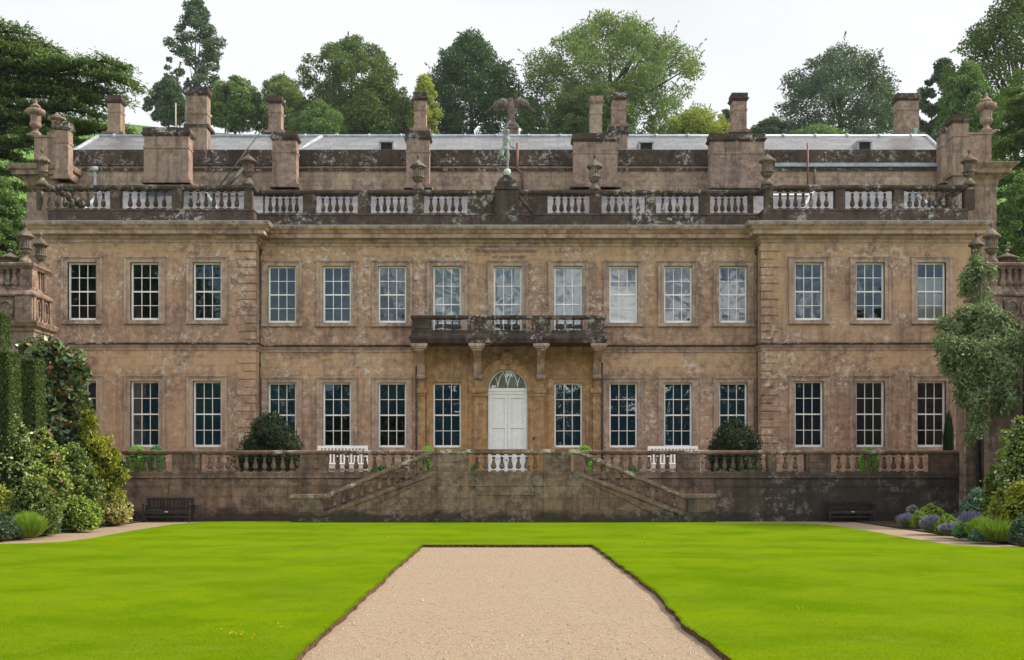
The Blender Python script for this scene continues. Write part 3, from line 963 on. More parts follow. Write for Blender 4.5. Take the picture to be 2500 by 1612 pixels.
# outer wall under both balustrades
pl = .78                                           # rail top to plinth
poly = [(xa, -.1), (xf, -.1), (xf, .35), (xe, .35), (xd, ztop - pl), (xc, ztop - pl), (xb, .35), (xa, .35)]
mb.prism_xz(poly, SW, SW + .34)
mb.box(xa, xf, SW - .04, SW + .3, -.09, .14)
for (a, b) in [(1070, 1144), (1327, 1394)]:
    mb.box(PX(a, SW), PX(b, SW), SW - .05, SW + .2, .145, ztop - pl - .01)
a, b = PX(1165, SW), PX(1308, SW)
mb.box(a, b, SW - .025, SW + .1, .95, 1.25); mb.box(a, b, SW - .03, SW + .1, .145, .42)
mb.box(PX(1145, SW), PX(1326, SW), SW - .03, SW + .3, 1.255, ztop - pl - .005)
for (p, q, zp, zq) in ((xb, xc, .35, ztop - pl), (xd, xe, ztop - pl, .35)):
    mb.prism_xz([(p, zp - .14), (q, zq - .14), (q, zq + .004), (p, zp + .004)], SW - .05, SW + .3)
    mb.prism_xz([(p + .5, zp - .34), (q - .3, zq - .34), (q - .3, zq - .29), (p + .5, zp - .29)] if zq > zp else [(p + .3, zp - .34), (q - .5, zq - .34), (q - .5, zq - .29), (p + .3, zp - .29)], SW - .025, SW + .1)
mb.build('wall', M['terrace'], st)
mb = MB()                                          # treads between outer wall and terrace wall
ns_ = 10
for k in range(ns_):
    z1 = 1.55 * (k + 1) / ns_
    for (p, q) in ((xb, xc), (xe, xd)):
        u0, u1 = p + (q - p) * k / ns_, p + (q - p) * (k + 1) / ns_
        mb.box(u0, u1, SW + .345, TW - .055, -.1, z1)
mb.box(xc, xd, SW + .345, TW - .055, -.1, 1.55)
mb.build('steps', M['terrace'], st)
mb = MB()
prof_y0, prof_y1 = SW - .08, SW + .38
for (p, q, zp, zq) in ((xa - .04, xb, zlow, zlow), (xb, xc, zlow, ztop), (xc, xd, ztop, ztop), (xd, xe, ztop, zlow), (xe, xf + .04, zlow, zlow)):
    mb.prism_xz([(p, zp - .13), (q, zq - .13), (q, zq), (p, zp)], prof_y0, prof_y1)
    mb.prism_xz([(p, zp - .17), (q, zq - .17), (q, zq - .132), (p, zp - .132)], SW - .03, SW + .33)
mb.build('coping', M['coping'], st)
for (p, q, z0, z1) in ((xa, PX(783, SW), .352, zlow - .172), (PX(1680, SW), xf, .352, zlow - .172), (PX(1070, SW), PX(1144, SW), ztop - pl + .002, ztop - .172), (PX(1327, SW), PX(1394, SW), ztop - pl + .002, ztop - .172)):
    mb = MB(); mb.box(p, q, SW - .02, SW + .36, z0, z1); mb.build('pier', M['terrace'], st)
hb_ = pl - .172
proto = None
xs = [PX(1144 + 183 / 9 * i, SW) for i in range(1, 9)]
for x in xs:
    if proto is None:
        proto = baluster_mesh(hb_).build('baluster', M['terrace'], st, (x, SW + .17, ztop - pl))
    else:
        copy_tree(proto, st, (x, SW + .17, ztop - pl))
for (p, q) in ((793, 1057), (1670, 1411)):
    for i in range(1, 12):
        x = PX(p + (q - p) * i / 12.0, SW)
        zr = zlow + (ztop - zlow) * i / 12.0
        zb = .35 + (ztop - pl - .35) * i / 12.0
        o = copy_tree(proto, st, (x, SW + .17, zb - .02))
        o.scale = (1, 1, (zr - .165 - zb + .02) / hb_)

# ------------------------------------------------------------------ the house
HW, HC = 50.0, 50.9                                 # wing and centre facade planes
house = thing('country_house', (0, HW, 1.55), 'wide two storey country house of brown weathered stone with sash windows and a balustraded parapet', 'country house')
xl0, xl1, xr0, xr1 = PX(109, HW), PX(624, HW), PX(1859, HW), PX(2371, HW)
ZT = 12.0                                           # wall top under the cornice
WCOL_L = [200.5, 353.5, 506]; WCOL_C = [688.5, 822.5, 957.5, 1091.5, 1239.5, 1387.5, 1522, 1655.5, 1790]; WCOL_R = [1975, 2124.5, 2274]
WW = 1.27
UP0, UP1, LO0, LO1, FR0 = 8.50, 11.06, 2.86, 5.79, 7.62


def wall_holes(mb, x0, x1, z0, z1, y, holes, depth=.45):
    """a wall front at y with rectangular holes (x0, x1, z0, z1) and their reveals"""
    xs = sorted({x0, x1, *[h[0] for h in holes], *[h[1] for h in holes]})
    zs = sorted({z0, z1, *[h[2] for h in holes], *[h[3] for h in holes]})
    nx = len(xs)
    vs = [(x, y, z) for z in zs for x in xs]
    fs = []
    for j in range(len(zs) - 1):
        for i in range(nx - 1):
            cx, cz = (xs[i] + xs[i + 1]) / 2, (zs[j] + zs[j + 1]) / 2
            if any(h[0] < cx < h[1] and h[2] < cz < h[3] for h in holes): continue
            fs.append((j * nx + i, j * nx + i + 1, (j + 1) * nx + i + 1, (j + 1) * nx + i))
    mb.add(vs, fs)
    for (a, b, c, d) in holes:
        mb.add([(a, y, c), (b, y, c), (b, y, d), (a, y, d), (a, y + depth, c), (b, y + depth, c), (b, y + depth, d), (a, y + depth, d)],
               [(0, 4, 5, 1), (1, 5, 6, 2), (2, 6, 7, 3), (3, 7, 4, 0)])


def holes_for(cols, Y, up=(UP0, UP1), lo=True):
    h = []
    for c in cols:
        x = PX(c, Y)
        french = cols is WCOL_C and c in (1091.5, 1239.5, 1387.5)
        h.append((x - WW / 2, x + WW / 2, FR0 if french else UP0, UP1))
        if not (cols is WCOL_C and c == 1239.5):
            h.append((x - WW / 2, x + WW / 2, LO0, LO1))
    return h


DX = PX(1239.5, HC)                                 # door axis
DR = 0.89                                           # half width of the door opening
DSP = PZ(950, HC)                                   # springing of the arch
mb = MB()
wall_holes(mb, xl0, xl1, 1.5, ZT, HW, holes_for(WCOL_L, HW))
wall_holes(mb, xr0, xr1, 1.5, ZT, HW, holes_for(WCOL_R, HW))
pa, pb = PX(1017, HC), PX(1468, HC)                 # the warm coloured bays beside the door
hc = holes_for(WCOL_C, HC)
low_p = [h for h in hc if h[2] < 6 and pa < h[0] < pb] + [(DX - DR, DX + DR, 1.55, DSP + DR)]
zsc = 7.2
for (a, b) in ((xl1, pa), (pb, xr0)):
    wall_holes(mb, a, b, 1.5, zsc, HC, [h for h in hc if h[2] < 6 and a < h[0] < b])
wall_holes(mb, xl1, xr0, zsc, ZT, HC, [h for h in hc if h[2] > 6])
for x, s in ((xl1, 1), (xr0, -1)):
    mb.add([(x, HW, 1.5), (x, HC, 1.5), (x, HC, ZT), (x, HW, ZT)], [(0, 1, 2, 3) if s > 0 else (3, 2, 1, 0)])
for x in (xl0, xr1):
    mb.add([(x, HW, 1.5), (x, 62, 1.5), (x, 62, ZT), (x, HW, ZT)], [(0, 1, 2, 3)])
mb.build('wall', M['facade'], house)
mb = MB()
wall_holes(mb, pa, pb, 1.5, zsc, HC, low_p)
# corners above the arch
NSEG = 24
arc = [(DX + DR * math.cos(math.pi * k / NSEG), DSP + DR * math.sin(math.pi * k / NSEG)) for k in range(NSEG + 1)]
zt_ = DSP + DR
for k in range(NSEG):
    (ax, az), (bx_, bz) = arc[k], arc[k + 1]
    mb.add([(ax, HC, az), (bx_, HC, bz), (bx_, HC, zt_), (ax, HC, zt_)], [(3, 2, 1, 0)])
    mb.add([(ax, HC, az), (bx_, HC, bz), (bx_, HC + .45, bz), (ax, HC + .45, az)], [(0, 1, 2, 3)])
mb.build('entrance_bay', M['portico'], house)

# rooms behind the windows
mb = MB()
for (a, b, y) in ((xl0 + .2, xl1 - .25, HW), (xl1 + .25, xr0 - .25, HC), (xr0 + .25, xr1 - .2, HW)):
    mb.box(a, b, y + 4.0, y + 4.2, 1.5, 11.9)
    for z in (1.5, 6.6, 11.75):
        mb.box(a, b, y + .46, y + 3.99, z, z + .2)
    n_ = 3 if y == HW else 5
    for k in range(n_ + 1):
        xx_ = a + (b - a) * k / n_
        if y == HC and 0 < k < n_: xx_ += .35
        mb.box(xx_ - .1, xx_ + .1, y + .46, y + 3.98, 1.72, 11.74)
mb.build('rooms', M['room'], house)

# windows -------------------------------------------------------------


def window_parts(w, h):
    """stone surround, white sash, glass - all round the origin at the middle of the sill line, facade at y=0"""
    sur = MB()
    aw, pr = .22, .055
    sur.box(-w / 2 - aw, -w / 2, -pr, .12, -.02, h + .17); sur.box(w / 2, w / 2 + aw, -pr, .12, -.02, h + .17)
    sur.box(-w / 2 + .001, w / 2 - .001, -pr, .12, h, h + .168)
    sur.box(-w / 2 - aw - .05, -w / 2 - aw + .05, -pr - .03, .1, -.02, h + .2); sur.box(w / 2 + aw - .05, w / 2 + aw + .05, -pr - .03, .1, -.02, h + .2)
    sur.box(-w / 2 - aw + .051, w / 2 + aw - .051, -pr - .03, .1, h + .15, h + .2)
    sur.box(-w / 2 - aw - .07, w / 2 + aw + .07, -pr - .06, .1, h + .202, h + .25)
    sur.box(-w / 2 - aw - .06, w / 2 + aw + .06, -pr - .07, .11, -.18, -.022)
    sa = MB()
    y0, y1, fw = .15, .24, .075
    sa.box(-w / 2, -w / 2 + fw, y0, y1, 0, h); sa.box(w / 2 - fw, w / 2, y0, y1, 0, h)
    sa.box(-w / 2 + fw, w / 2 - fw, y0, y1, h - fw, h); sa.box(-w / 2 + fw, w / 2 - fw, y0 - .03, y1, 0, fw * 1.35)
    sa.box(-w / 2 + fw, w / 2 - fw, y0 + .01, y1 - .01, h / 2 - .03, h / 2 + .03)
    iw = w - 2 * fw
    for k in (1, 2):
        x = -w / 2 + fw + iw * k / 3
        sa.box(x - .014, x + .014, y0 + .025, y1 - .025, fw, h - fw)
    for zc in (h * .25 + fw * .3, h * .75 - fw * .3):
        sa.box(-w / 2 + fw, w / 2 - fw, y0 + .027, y1 - .027, zc - .014, zc + .014)
    gl = MB()
    yg = y0 + .045
    gl.add([(-w / 2 + .02, yg, .02), (w / 2 - .02, yg, .02), (w / 2 - .02, yg, h - .02), (-w / 2 + .02, yg, h - .02)], [(0, 1, 2, 3)])
    return sur, sa, gl


def make_window(h, loc):
    sur, sa, gl = window_parts(WW, h)
    w = sur.build('window', M['trim'], house, loc)
    for (nm, b, m) in (('sash', sa, 'sash'), ('pane', gl, 'glass')):
        b.build(nm, M[m], w, loc)
    return w


BLIND = {}


def add_blind(w, h, kind, frac0=0.0, frac1=1.0):
    key = (kind, round(h, 2), frac0, frac1)
    if key not in BLIND:
        b = MB(); b.box(-WW / 2 + .04, WW / 2 - .04, .27, .285, h * frac0 + .01, h * frac1 - .01)
        BLIND[key] = b.build('blind', M[kind], w, WLOC[w.name])
    else:
        copy_tree(BLIND[key], w, WLOC[w.name])


protoW = {}
wins = {}
for cols, Y, side in ((WCOL_L, HW, 'L'), (WCOL_C, HC, 'C'), (WCOL_R, HW, 'R')):
    for i, c in enumerate(cols):
        french = side == 'C' and i in (3, 4, 5)
        for fl_, z0, z1 in (('u', FR0 if french else UP0, UP1), ('l', LO0, LO1)):
            if side == 'C' and i == 4 and fl_ == 'l': continue
            h = z1 - z0
            loc = (PX(c, Y), Y, z0)
            key = round(h, 3)
            if key not in protoW:
                protoW[key] = w = make_window(h, loc)
            else:
                w = copy_tree(protoW[key], house, loc)
            wins[(side, i, fl_)] = (w, h)
for (side, i, fl_), (w, h) in wins.items():
    if side == 'C' and i in (3, 5) and fl_ == 'l':
        w.material_slots[0].link = 'OBJECT'; w.material_slots[0].material = M['portico']
    if fl_ == 'l':
        if side == 'C' and i in (1, 2): add_blind(w, h, 'navy', .5, 1.0)
        elif side == 'R': add_blind(w, h, 'navydark')
        else: add_blind(w, h, 'navy')
    elif side == 'C' and i in (3, 4, 5): add_blind(w, h, 'greyblind')
    elif side == 'C' and i == 6: add_blind(w, h, 'cream', 0, .66); w['label'] = 'window with a pale cream blind drawn two thirds up'
    elif side == 'R' and i == 2: add_blind(w, h, 'cream', 0, .75); w['label'] = 'window with a cream blind drawn three quarters up'

# string course, cornice, lead, quoins --------------------------------------
HPATH = [(xl0, 61.5), (xl0, HW), (xl1, HW), (xl1, HC), (xr0, HC), (xr0, HW), (xr1, HW), (xr1, 61.5)]
mb = MB()
mb.sweep(HPATH, [(-.05, 7.16), (.04, 7.17), (.04, 7.27), (.09, 7.31), (.09, 7.36), (.15, 7.40), (-.05, 7.41)])
mb.build('string_course', M['trim'], house)
mb = MB(); mb.sweep(HPATH, [(-.05, 7.412), (.16, 7.412), (.19, 7.44), (.19, 7.48), (-.05, 7.51)]); mb.build('string_ledge', M['weathered'], house)
mb = MB()
mb.sweep(HPATH, [(-.1, 11.93), (.05, 11.95), (.05, 12.06), (.14, 12.12), (.16, 12.22), (.46, 12.245), (.46, 12.42), (.52, 12.44), (.58, 12.52), (.70, 12.62), (.73, 12.70),
                 (.73, 12.745), (-.3, 12.78)])
mb.build('cornice', M['trim'], house)
mb = MB()
mb.sweep(HPATH, [(.745, 12.735), (.745, 12.762), (-.29, 12.80), (-.29, 12.782)])
mb.build('lead_flashing', M['lead'], house)
for s, xq in ((-1, xl1), (1, xr0)):
    mb = MB()
    z, k = 1.6, 0
    low = True
    while z < 11.85:
        if low and z > 7.2:
            mb.build('quoins', M['facade'], house); mb = MB(); low = False
        h_ = .355
        if not (7.0 < z + h_ / 2 < 7.6):
            ln = .78 if k % 2 == 0 else .5
            x0_, x1_ = (xq - ln, xq + .02) if s < 0 else (xq - .02, xq + ln)
            mb.box(x0_, x1_, HW - .055, HW + .3, z + .024, z + h_ - .024)
        z += h_; k += 1
    mb.build('quoins', M['facade'], house)

# roof parapet with balusters -------------------------------------------------
mb = MB()
PB = -.16                                           # parapet face sits a little behind the wall face
mb.sweep(HPATH, [(PB + .06, 12.77), (PB + .06, 13.34), (PB - .36, 13.34), (PB - .36, 12.77)])
mb.sweep(HPATH, [(PB + .05, 13.342), (PB + .09, 13.38), (PB + .05, 13.47), (PB - .35, 13.47), (PB - .35, 13.342)])
mb.sweep(HPATH, [(PB + .02, 14.34), (PB + .08, 14.40), (PB + .08, 14.50), (PB + .04, 14.53), (PB - .36, 14.53), (PB - .38, 14.42), (PB - .32, 14.34)])
bayL = [(98, 268, 9), (294, 419, 6), (444, 595, 8)]
bayC = [(642, 739, 6), (770, 873, 6), (904, 1007, 6), (1034, 1141, 6), (1337, 1440, 6), (1469, 1576, 6), (1602, 1708, 6), (1734, 1828, 6)]
bayR = [(1888, 2039, 8), (2064, 2183, 6), (2208, 2355, 9)]
yw, yc = HW - PB, HC - PB
zb0, zb1 = 13.472, 14.338


def parapet_piers(bay, Y, xa_, xb_):
    e = [xa_] + [q for (a, b, n) in bay for q in (PX(a, Y), PX(b, Y))] + [xb_]
    for k in range(0, len(e), 2):
        mb.box(e[k], e[k + 1], Y + .02, Y + .33, zb0, zb1)
        if .3 < e[k + 1] - e[k] < 1.0:
            mb.box(e[k] + .02, e[k + 1] - .02, Y - .02, Y + .018, zb0, zb1)


parapet_piers(bayL, yw, PX(88, yw), xl1 - .2)
parapet_piers(bayC, yc, xl1 + .12, xr0 - .12)
parapet_piers(bayR, yw, xr0 + .2, PX(2381, yw))
par = mb.build('parapet', M['weathered'], house)
proto = None
for bay, Y in ((bayL, yw), (bayC, yc), (bayR, yw)):
    xs, _ = bays(bay, Y)
    for x in xs:
        if proto is None:
            proto = baluster_mesh(.866, 1.12).build('baluster', M['weathered'], par, (x, Y + .17, 13.471))
        else:
            copy_tree(proto, par, (x, Y + .17, 13.471))
# statue pedestal in the middle of the parapet with scrolls
mb = MB()
px0, px1 = PX(1209, yc), PX(1266, yc)
mb.box(px0, px1, yc - .12, yc + .6, 13.36, 14.52)
mb.box(px0 - .05, px1 + .05, yc - .17, yc + .65, 14.54, 14.66)
mb.prism_xz([(px0 - .16, 12.8), (px1 + .16, 12.8), (px1 + .12, 13.1), (px1, 13.36), (px0, 13.36), (px0 - .12, 13.1)], yc - .15, yc + .6)
cxp = (px0 + px1) / 2
dome = [(cxp + .46, 14.66), (cxp + .46, 14.82), (cxp + .38, 14.98), (cxp + .2, 15.1), (cxp + .16, 15.2), (cxp - .16, 15.2), (cxp - .2, 15.1), (cxp - .38, 14.98), (cxp - .46, 14.82), (cxp - .46, 14.66)]
mb.prism_xz(dome, yc - .1, yc + .55)
for s in (-1, 1):
    bx0 = px1 + .02 if s > 0 else px0 - .02
    pts = [(bx0 + s * (.02 + .5 * math.sin(t * .5 * math.pi) ** 2 + .1 * t), yc - .06, 14.3 - .9 * t) for t in [i / 10 for i in range(11)]]
    mb.tube(pts, .05, 8)
    cxs, czs = bx0 + s * .42, 13.18
    pts = [(cxs + s * (.24 - .016 * i) * math.cos(i * .5), yc - .07, czs + (.24 - .016 * i) * math.sin(i * .5)) for i in range(14)]
    mb.tube(pts, .04, 6)
mb.build('statue_pedestal', M['weathered'], house)

# balcony on four brackets ------------------------------------------------------
BY = 49.45
ba0, ba1 = PX(1006, BY), PX(1477, BY)
zb = PZ(838, BY)                                    # underside of the slab
zf = PZ(812, BY)
zr = PZ(770, BY)
mb = MB()
BP = [(ba0, HC - .01), (ba0, BY), (ba1, BY), (ba1, HC - .01)]
mb.prism_xy([(ba0 + .02, BY + .02), (ba1 - .02, BY + .02), (ba1 - .02, HC - .005), (ba0 + .02, HC - .005)], zb + .01, zf - .01)
mb.sweep(BP, [(-.1, zb), (.05, zb + .02), (.09, zb + .12), (.13, zb + .18), (.13, zb + .26), (.02, zf - .02), (.02, zf), (-.3, zf)])
mb.sweep(BP, [(.02, zr - .17), (.07, zr - .11), (.07, zr - .03), (.03, zr), (-.24, zr), (-.27, zr - .1), (-.22, zr - .17)])
mb.sweep(BP, [(.03, zf + .003), (.03, zf + .10), (-.24, zf + .10), (-.24, zf + .003)])
pz0, pz1 = zf + .103, zr - .172
for (a, b) in [(1009, 1053), (1141, 1190), (1296, 1344), (1436, 1475)]:
    x0_, x1_ = PX(a, BY), PX(b, BY)
    mb.box(x0_, x1_, BY + .0, BY + .21, pz0, pz1)
    mb.box(x0_ + .08, x1_ - .08, BY - .025, BY, pz0 + .07, pz0 + .11); mb.box(x0_ + .08, x1_ - .08, BY - .025, BY, pz1 - .11, pz1 - .07)
    mb.box(x0_ + .08, x0_ + .12, BY - .025, BY, pz0 + .112, pz1 - .112); mb.box(x1_ - .12, x1_ - .08, BY - .025, BY, pz0 + .112, pz1 - .112)
bal = mb.build('balcony', M['weathered'], house)
proto = None
for p in (1068, 1086, 1104, 1122, 1204.5, 1223, 1242, 1261.5, 1281, 1360, 1380, 1400, 1420):
    loc = (PX(p, BY), BY + .1, pz0 - .001)
    if proto is None:
        proto = baluster_mesh(pz1 - pz0 + .002, .82).build('baluster', M['weathered'], bal, loc)
    else:
        copy_tree(proto, bal, loc)
# brackets (consoles) and pilasters below them
BW = .17


def bracket(x):
    mb = MB()
    zc = zb
    for (w, y0, z0, z1) in ((.36, BY - .06, zc - .13, zc - .002), (.30, BY + .0, zc - .22, zc - .132), (.22, BY + .08, zc - .31, zc - .222)):
        mb.box(x - w, x + w, y0, HC - .002, z0, z1)
    z0 = zc - .31
    prof = [(HC - .002, z0), (HC - .002, z0 - 1.15)]
    # S curve seen from the side
    n_ = 14
    for i in range(n_ + 1):
        t = i / n_
        d = .16 + .16 * math.sin(math.pi * 2.5 * t) * (0.3 + t * .4) + .98 * t ** 1.6
        prof.append((HC - min(d, 1.3), z0 - 1.15 + 1.15 * t))
    mb.prism_yz(prof, x - BW, x + BW)
    mb.tube([(x - BW - .02, HC - .24, z0 - 1.06), (x + BW + .02, HC - .24, z0 - 1.06)], .13, 12)
    return mb


bpx = [1026.6, 1165.5, 1320.5, 1459]
xs_b = [PX(p, HC - .6) for p in bpx]
p0 = MB(); b0_ = bracket(0.0)
pr_b = b0_.build('bracket', M['trim'], house, (xs_b[0], 0, 0))
for x in xs_b[1:]:
    copy_tree(pr_b, house, (x, 0, 0))
for i, x in enumerate(xs_b):
    mb = MB()
    w = .17
    mb.box(x - w, x + w, HC - .10, HC + .05, 1.5, PZ(967, HC)); mb.box(x - w + .03, x + w - .03, HC - .13, HC + .05, PZ(949, HC) + .005, zb - .31 - 1.16)
    mb.box(x - w - .03, x + w + .03, HC - .15, HC + .05, PZ(967, HC) + .002, PZ(960, HC)); mb.box(x - w - .10, x + w + .10, HC - .22, HC + .05, PZ(960, HC) + .002, PZ(949, HC))
    mb.build('pilaster', M['portico'], house)

# doorway ------------------------------------------------------------------
mb = MB()
ro = 1.28
N2 = 28
ring_ = [(DX + ro * math.cos(math.pi * k / N2), DSP + ro * math.sin(math.pi * k / N2)) for k in range(N2 + 1)]
rin = [(DX + (DR) * math.cos(math.pi * k / N2), DSP + DR * math.sin(math.pi * k / N2)) for k in range(N2, -1, -1)]
for k in range(N2):
    a, b = ring_[k], ring_[k + 1]
    c, d = rin[N2 - k - 1], rin[N2 - k]
    mb.prism_xz([d, a, b, c], HC - .09, HC + .02)
    e0 = (DX + (ro + .06) * math.cos(math.pi * k / N2), DSP + (ro + .06) * math.sin(math.pi * k / N2))
    e1 = (DX + (ro + .06) * math.cos(math.pi * (k + 1) / N2), DSP + (ro + .06) * math.sin(math.pi * (k + 1) / N2))
    mb.prism_xz([a, e0, e1, b], HC - .14, HC + .02)
mb.taper(DX - .17, DX + .17, HC - .24, HC + .02, DSP + DR + .22, DSP + ro + .32, .05)
mb.tube([(DX - .19, HC - .22, DSP + ro + .36), (DX + .19, HC - .22, DSP + ro + .36)], .07, 10)
for s in (-1, 1):
    for k, (dx, dz, r) in enumerate([(.55, .27, .075), (.68, .18, .06), (.85, .09, .08), (.97, -.02, .06), (.4, .33, .06)]):
        mb.lathe([(.01, -r), (r * .8, -r * .5), (r, 0), (r * .7, r * .6), (.01, r)], DX + s * (dx), HC - .1, DSP + 1.15 + dz, 8)
mb.build('door_arch', M['portico'], house)
for s in (-1, 1):
    mb = MB()
    x0_, x1_ = (DX - 1.62, DX - DR - .01) if s < 0 else (DX + DR + .01, DX + 1.68)
    mb.box(x0_, x1_, HC - .19, HC + .05, PZ(957, HC), DSP); mb.box(x0_ + .04, x1_ - (0 if s < 0 else .04), HC - .14, HC + .05, PZ(968, HC), PZ(957, HC) - .002)
    mb.box(x0_ + .1, x1_ - .06, HC - .075, HC + .05, 1.5, PZ(968, HC) - .002)
    mb.build('door_impost', M['portico'], house)
DZ1 = PZ(962, HC)
mb = MB()
mb.box(DX - DR + .002, DX + DR - .002, HC + .14, HC + .26, DZ1, DSP - .002); mb.box(DX - DR + .003, DX + DR - .003, HC + .10, HC + .2, DSP - .1, DSP - .003)
mb.box(DX - DR + .002, DX - DR + .06, HC + .14, HC + .26, 1.56, DZ1 - .002); mb.box(DX + DR - .06, DX + DR - .002, HC + .14, HC + .26, 1.56, DZ1 - .002)
door = mb.build('door', M['white'], house)
for s in (-1, 1):
    mb = MB()
    a, b = (DX - DR + .062, DX - .004) if s < 0 else (DX + .004, DX + DR - .062)
    mb.box(a, b, HC + .232, HC + .26, 1.57, DZ1 - .004)
    zr_list = [1.58, 1.75, 2.37, 2.52, 3.74, 3.90, DZ1 - .18, DZ1 - .006]
    mb.box(a, a + .14, HC + .175, HC + .231, 1.575, DZ1 - .006); mb.box(b - .12, b, HC + .175, HC + .231, 1.575, DZ1 - .006)
    for k in range(0, 8, 2):
        mb.box(a + .14, b - .12, HC + .176, HC + .231, zr_list[k], zr_list[k + 1])
    for k in (1, 3, 5):
        mb.box(a + .21, b - .19, HC + .205, HC + .231, zr_list[k] + .08, zr_list[k + 1] - .08)
    mb.build('door_leaf', M['white'], door)
mb = MB(); mb.lathe([(.01, 0), (.035, .01), (.04, .03), (.02, .05), (.005, .055)], 0, 0, 0, 10)
kn = MB(); kn.tube([(DX - .05, HC + .20, 2.28), (DX - .05, HC + .13, 2.28)], [.03, .035], 8)
kn.box(DX + .25, DX + .45, HC + .178, HC + .2, 1.72, 1.78)
kn.build('door_furniture', M['iron'], door)
mb = MB()
pts = [(DX + (DR - .04) * math.cos(math.pi * k / 24), HC + .16, DSP + .02 + (DR - .05) * math.sin(math.pi * k / 24)) for k in range(25)]
mb.tube(pts, .035, 6)
mb.box(DX - DR + .01, DX + DR - .01, HC + .13, HC + .19, DSP + .0, DSP + .05)
for k in range(1, 4):                                # interlaced gothic bars
    xb_ = DX - DR + 2 * DR * k / 4
    for s in (-1, 1):
        bar = []
        rr_ = 2 * DR * .75
        for i in range(13):
            t = i / 12 * 1.2
            x_ = xb_ + s * (rr_ - rr_ * math.cos(t)); z_ = DSP + .03 + rr_ * math.sin(t)
            if (x_ - DX) ** 2 + (z_ - DSP) ** 2 < (DR - .03) ** 2:
                bar.append((x_, HC + .16, z_))
        if len(bar) > 1: mb.tube(bar, .018, 6)
fan = mb.build('fanlight', M['sash'], house)
mb = MB()
mb.add([(x, HC + .175, z) for x, z in [(DX + (DR - .02) * math.cos(math.pi * k / 24), DSP + (DR - .02) * math.sin(math.pi * k / 24)) for k in range(25)]], [tuple(range(25))])
mb.build('pane', M['glass'], fan)
mb = MB(); mb.box(DX - DR, DX + DR, HC + .24, HC + .26, DSP + .01, DSP + DR); mb.build('fan_blind', plain('olive_shade', (0.44, 0.43, 0.31), .9), fan)
mb = MB()
mb.lathe([(.02, 0), (.06, .0), (.07, .02), (.03, .05)], 0, 0, 0, 12)
db = MB()
db.tube([(PX(1303, HC), HC + .02, PZ(1070, HC)), (PX(1303, HC), HC - .14, PZ(1070, HC))], [.075, .06], 12)
db.build('door_bell', M['iron'], house)

# little ledge and carved words over the middle window
mb = MB()
x0_, x1_ = PX(1172, HC), PX(1304, HC)
mb.sweep([(x0_, HC + .02), (x0_, HC - .0), (x1_, HC - .0), (x1_, HC + .02)], [(-.01, PZ(616, HC)), (.06, PZ(615, HC)), (.13, PZ(609, HC)), (.13, PZ(607, HC)), (-.01, PZ(605, HC))])
mb.build('hood_ledge', M['trim'], house)
cu = bpy.data.curves.new('inscription', 'FONT')
cu.body = 'HIS UTERE MANDO'
cu.size = .155; cu.extrude = .004; cu.align_x = 'CENTER'; cu.space_character = 1.12
to = bpy.data.objects.new('inscription_text', cu); COL.objects.link(to)
bpy.context.view_layer.update()
me = bpy.data.meshes.new_from_object(to.evaluated_get(bpy.context.evaluated_depsgraph_get()))
bpy.data.objects.remove(to)
me.materials.clear(); me.materials.append(M['letters'])
io = place('inscription', me, house, (PX(1241, HC), HC - .006, PZ(631, HC)))
io.rotation_euler = (R(90), 0, 0)

# drainpipes on the front
for (px, Y, z0, z1, r, m) in [(632, HC - .12, 1.55, 11.9, .075, 'iron'), (1851, HC - .12, 1.55, 11.9, .075, 'iron'), (1016, HC - .22, 1.55, 6.5, .035, 'iron'), (1470, HC - .2, 1.55, 6.6, .035, 'iron')]:
    mb = MB()
    x = PX(px, Y)
    mb.tube([(x, Y, z0), (x, Y, z1)], r, 8)
    z = z0 + 1.2
    while z < z1:
        mb.tube([(x, Y, z), (x, Y, z + .12)], r * 1.35, 8)
        z += 1.9
    if r > .05:
        mb.taper(x - .10, x + .10, Y - .08, Y + .1, z1 - .35, z1 - .1, .06)
    mb.build('downpipe', M[m], house)

# roofs just behind the parapet -----------------------------------------------------
ze, zrg = 13.1, 15.62


def hip_roof(x0, x1, a, b, y0, y1, z0, z1, name='slate_roof'):
    """slope with hipped ends, ridge at the back; all four corners given"""
    mb = MB()
    mb.add([(x0, y0, z0), (x1, y0, z0), (b, y1, z1), (a, y1, z1), (x0, y1 + 1.2, z0), (x1, y1 + 1.2, z0)],
           [(0, 1, 2, 3), (4, 0, 3), (1, 5, 2), (5, 4, 3, 2)])
    o = mb.build(name, M['slate'], house)
    mb = MB()
    mb.tube([(x0, y0, z0 + .02), (a, y1, z1 + .02)], .085, 6); mb.tube([(x1, y0, z0 + .02), (b, y1, z1 + .02)], .085, 6)
    mb.tube([(a, y1, z1 + .03), (b, y1, z1 + .03)], .085, 6)
    mb.build('lead_roll', M['lead'], o)
    return o


hip_roof(PX(182, 51.2), PX(552, 51.2), PX(247, 55.6), PX(498, 55.6), 51.2, 55.6, ze, zrg)
hip_roof(PX(470, 51.9), PX(2010, 51.9), PX(480, 56.2), PX(2000, 56.2), 51.9, 56.2, ze - .05, zrg - .1)
hip_roof(PX(1938, 51.2), PX(2315, 51.2), PX(1986, 55.6), PX(2226, 55.6), 51.2, 55.6, ze, zrg)
mb = MB(); mb.box(xl0, xr1, 51.0, 58, 12.5, 12.9); mb.build('roof_deck', M['lead'], house)

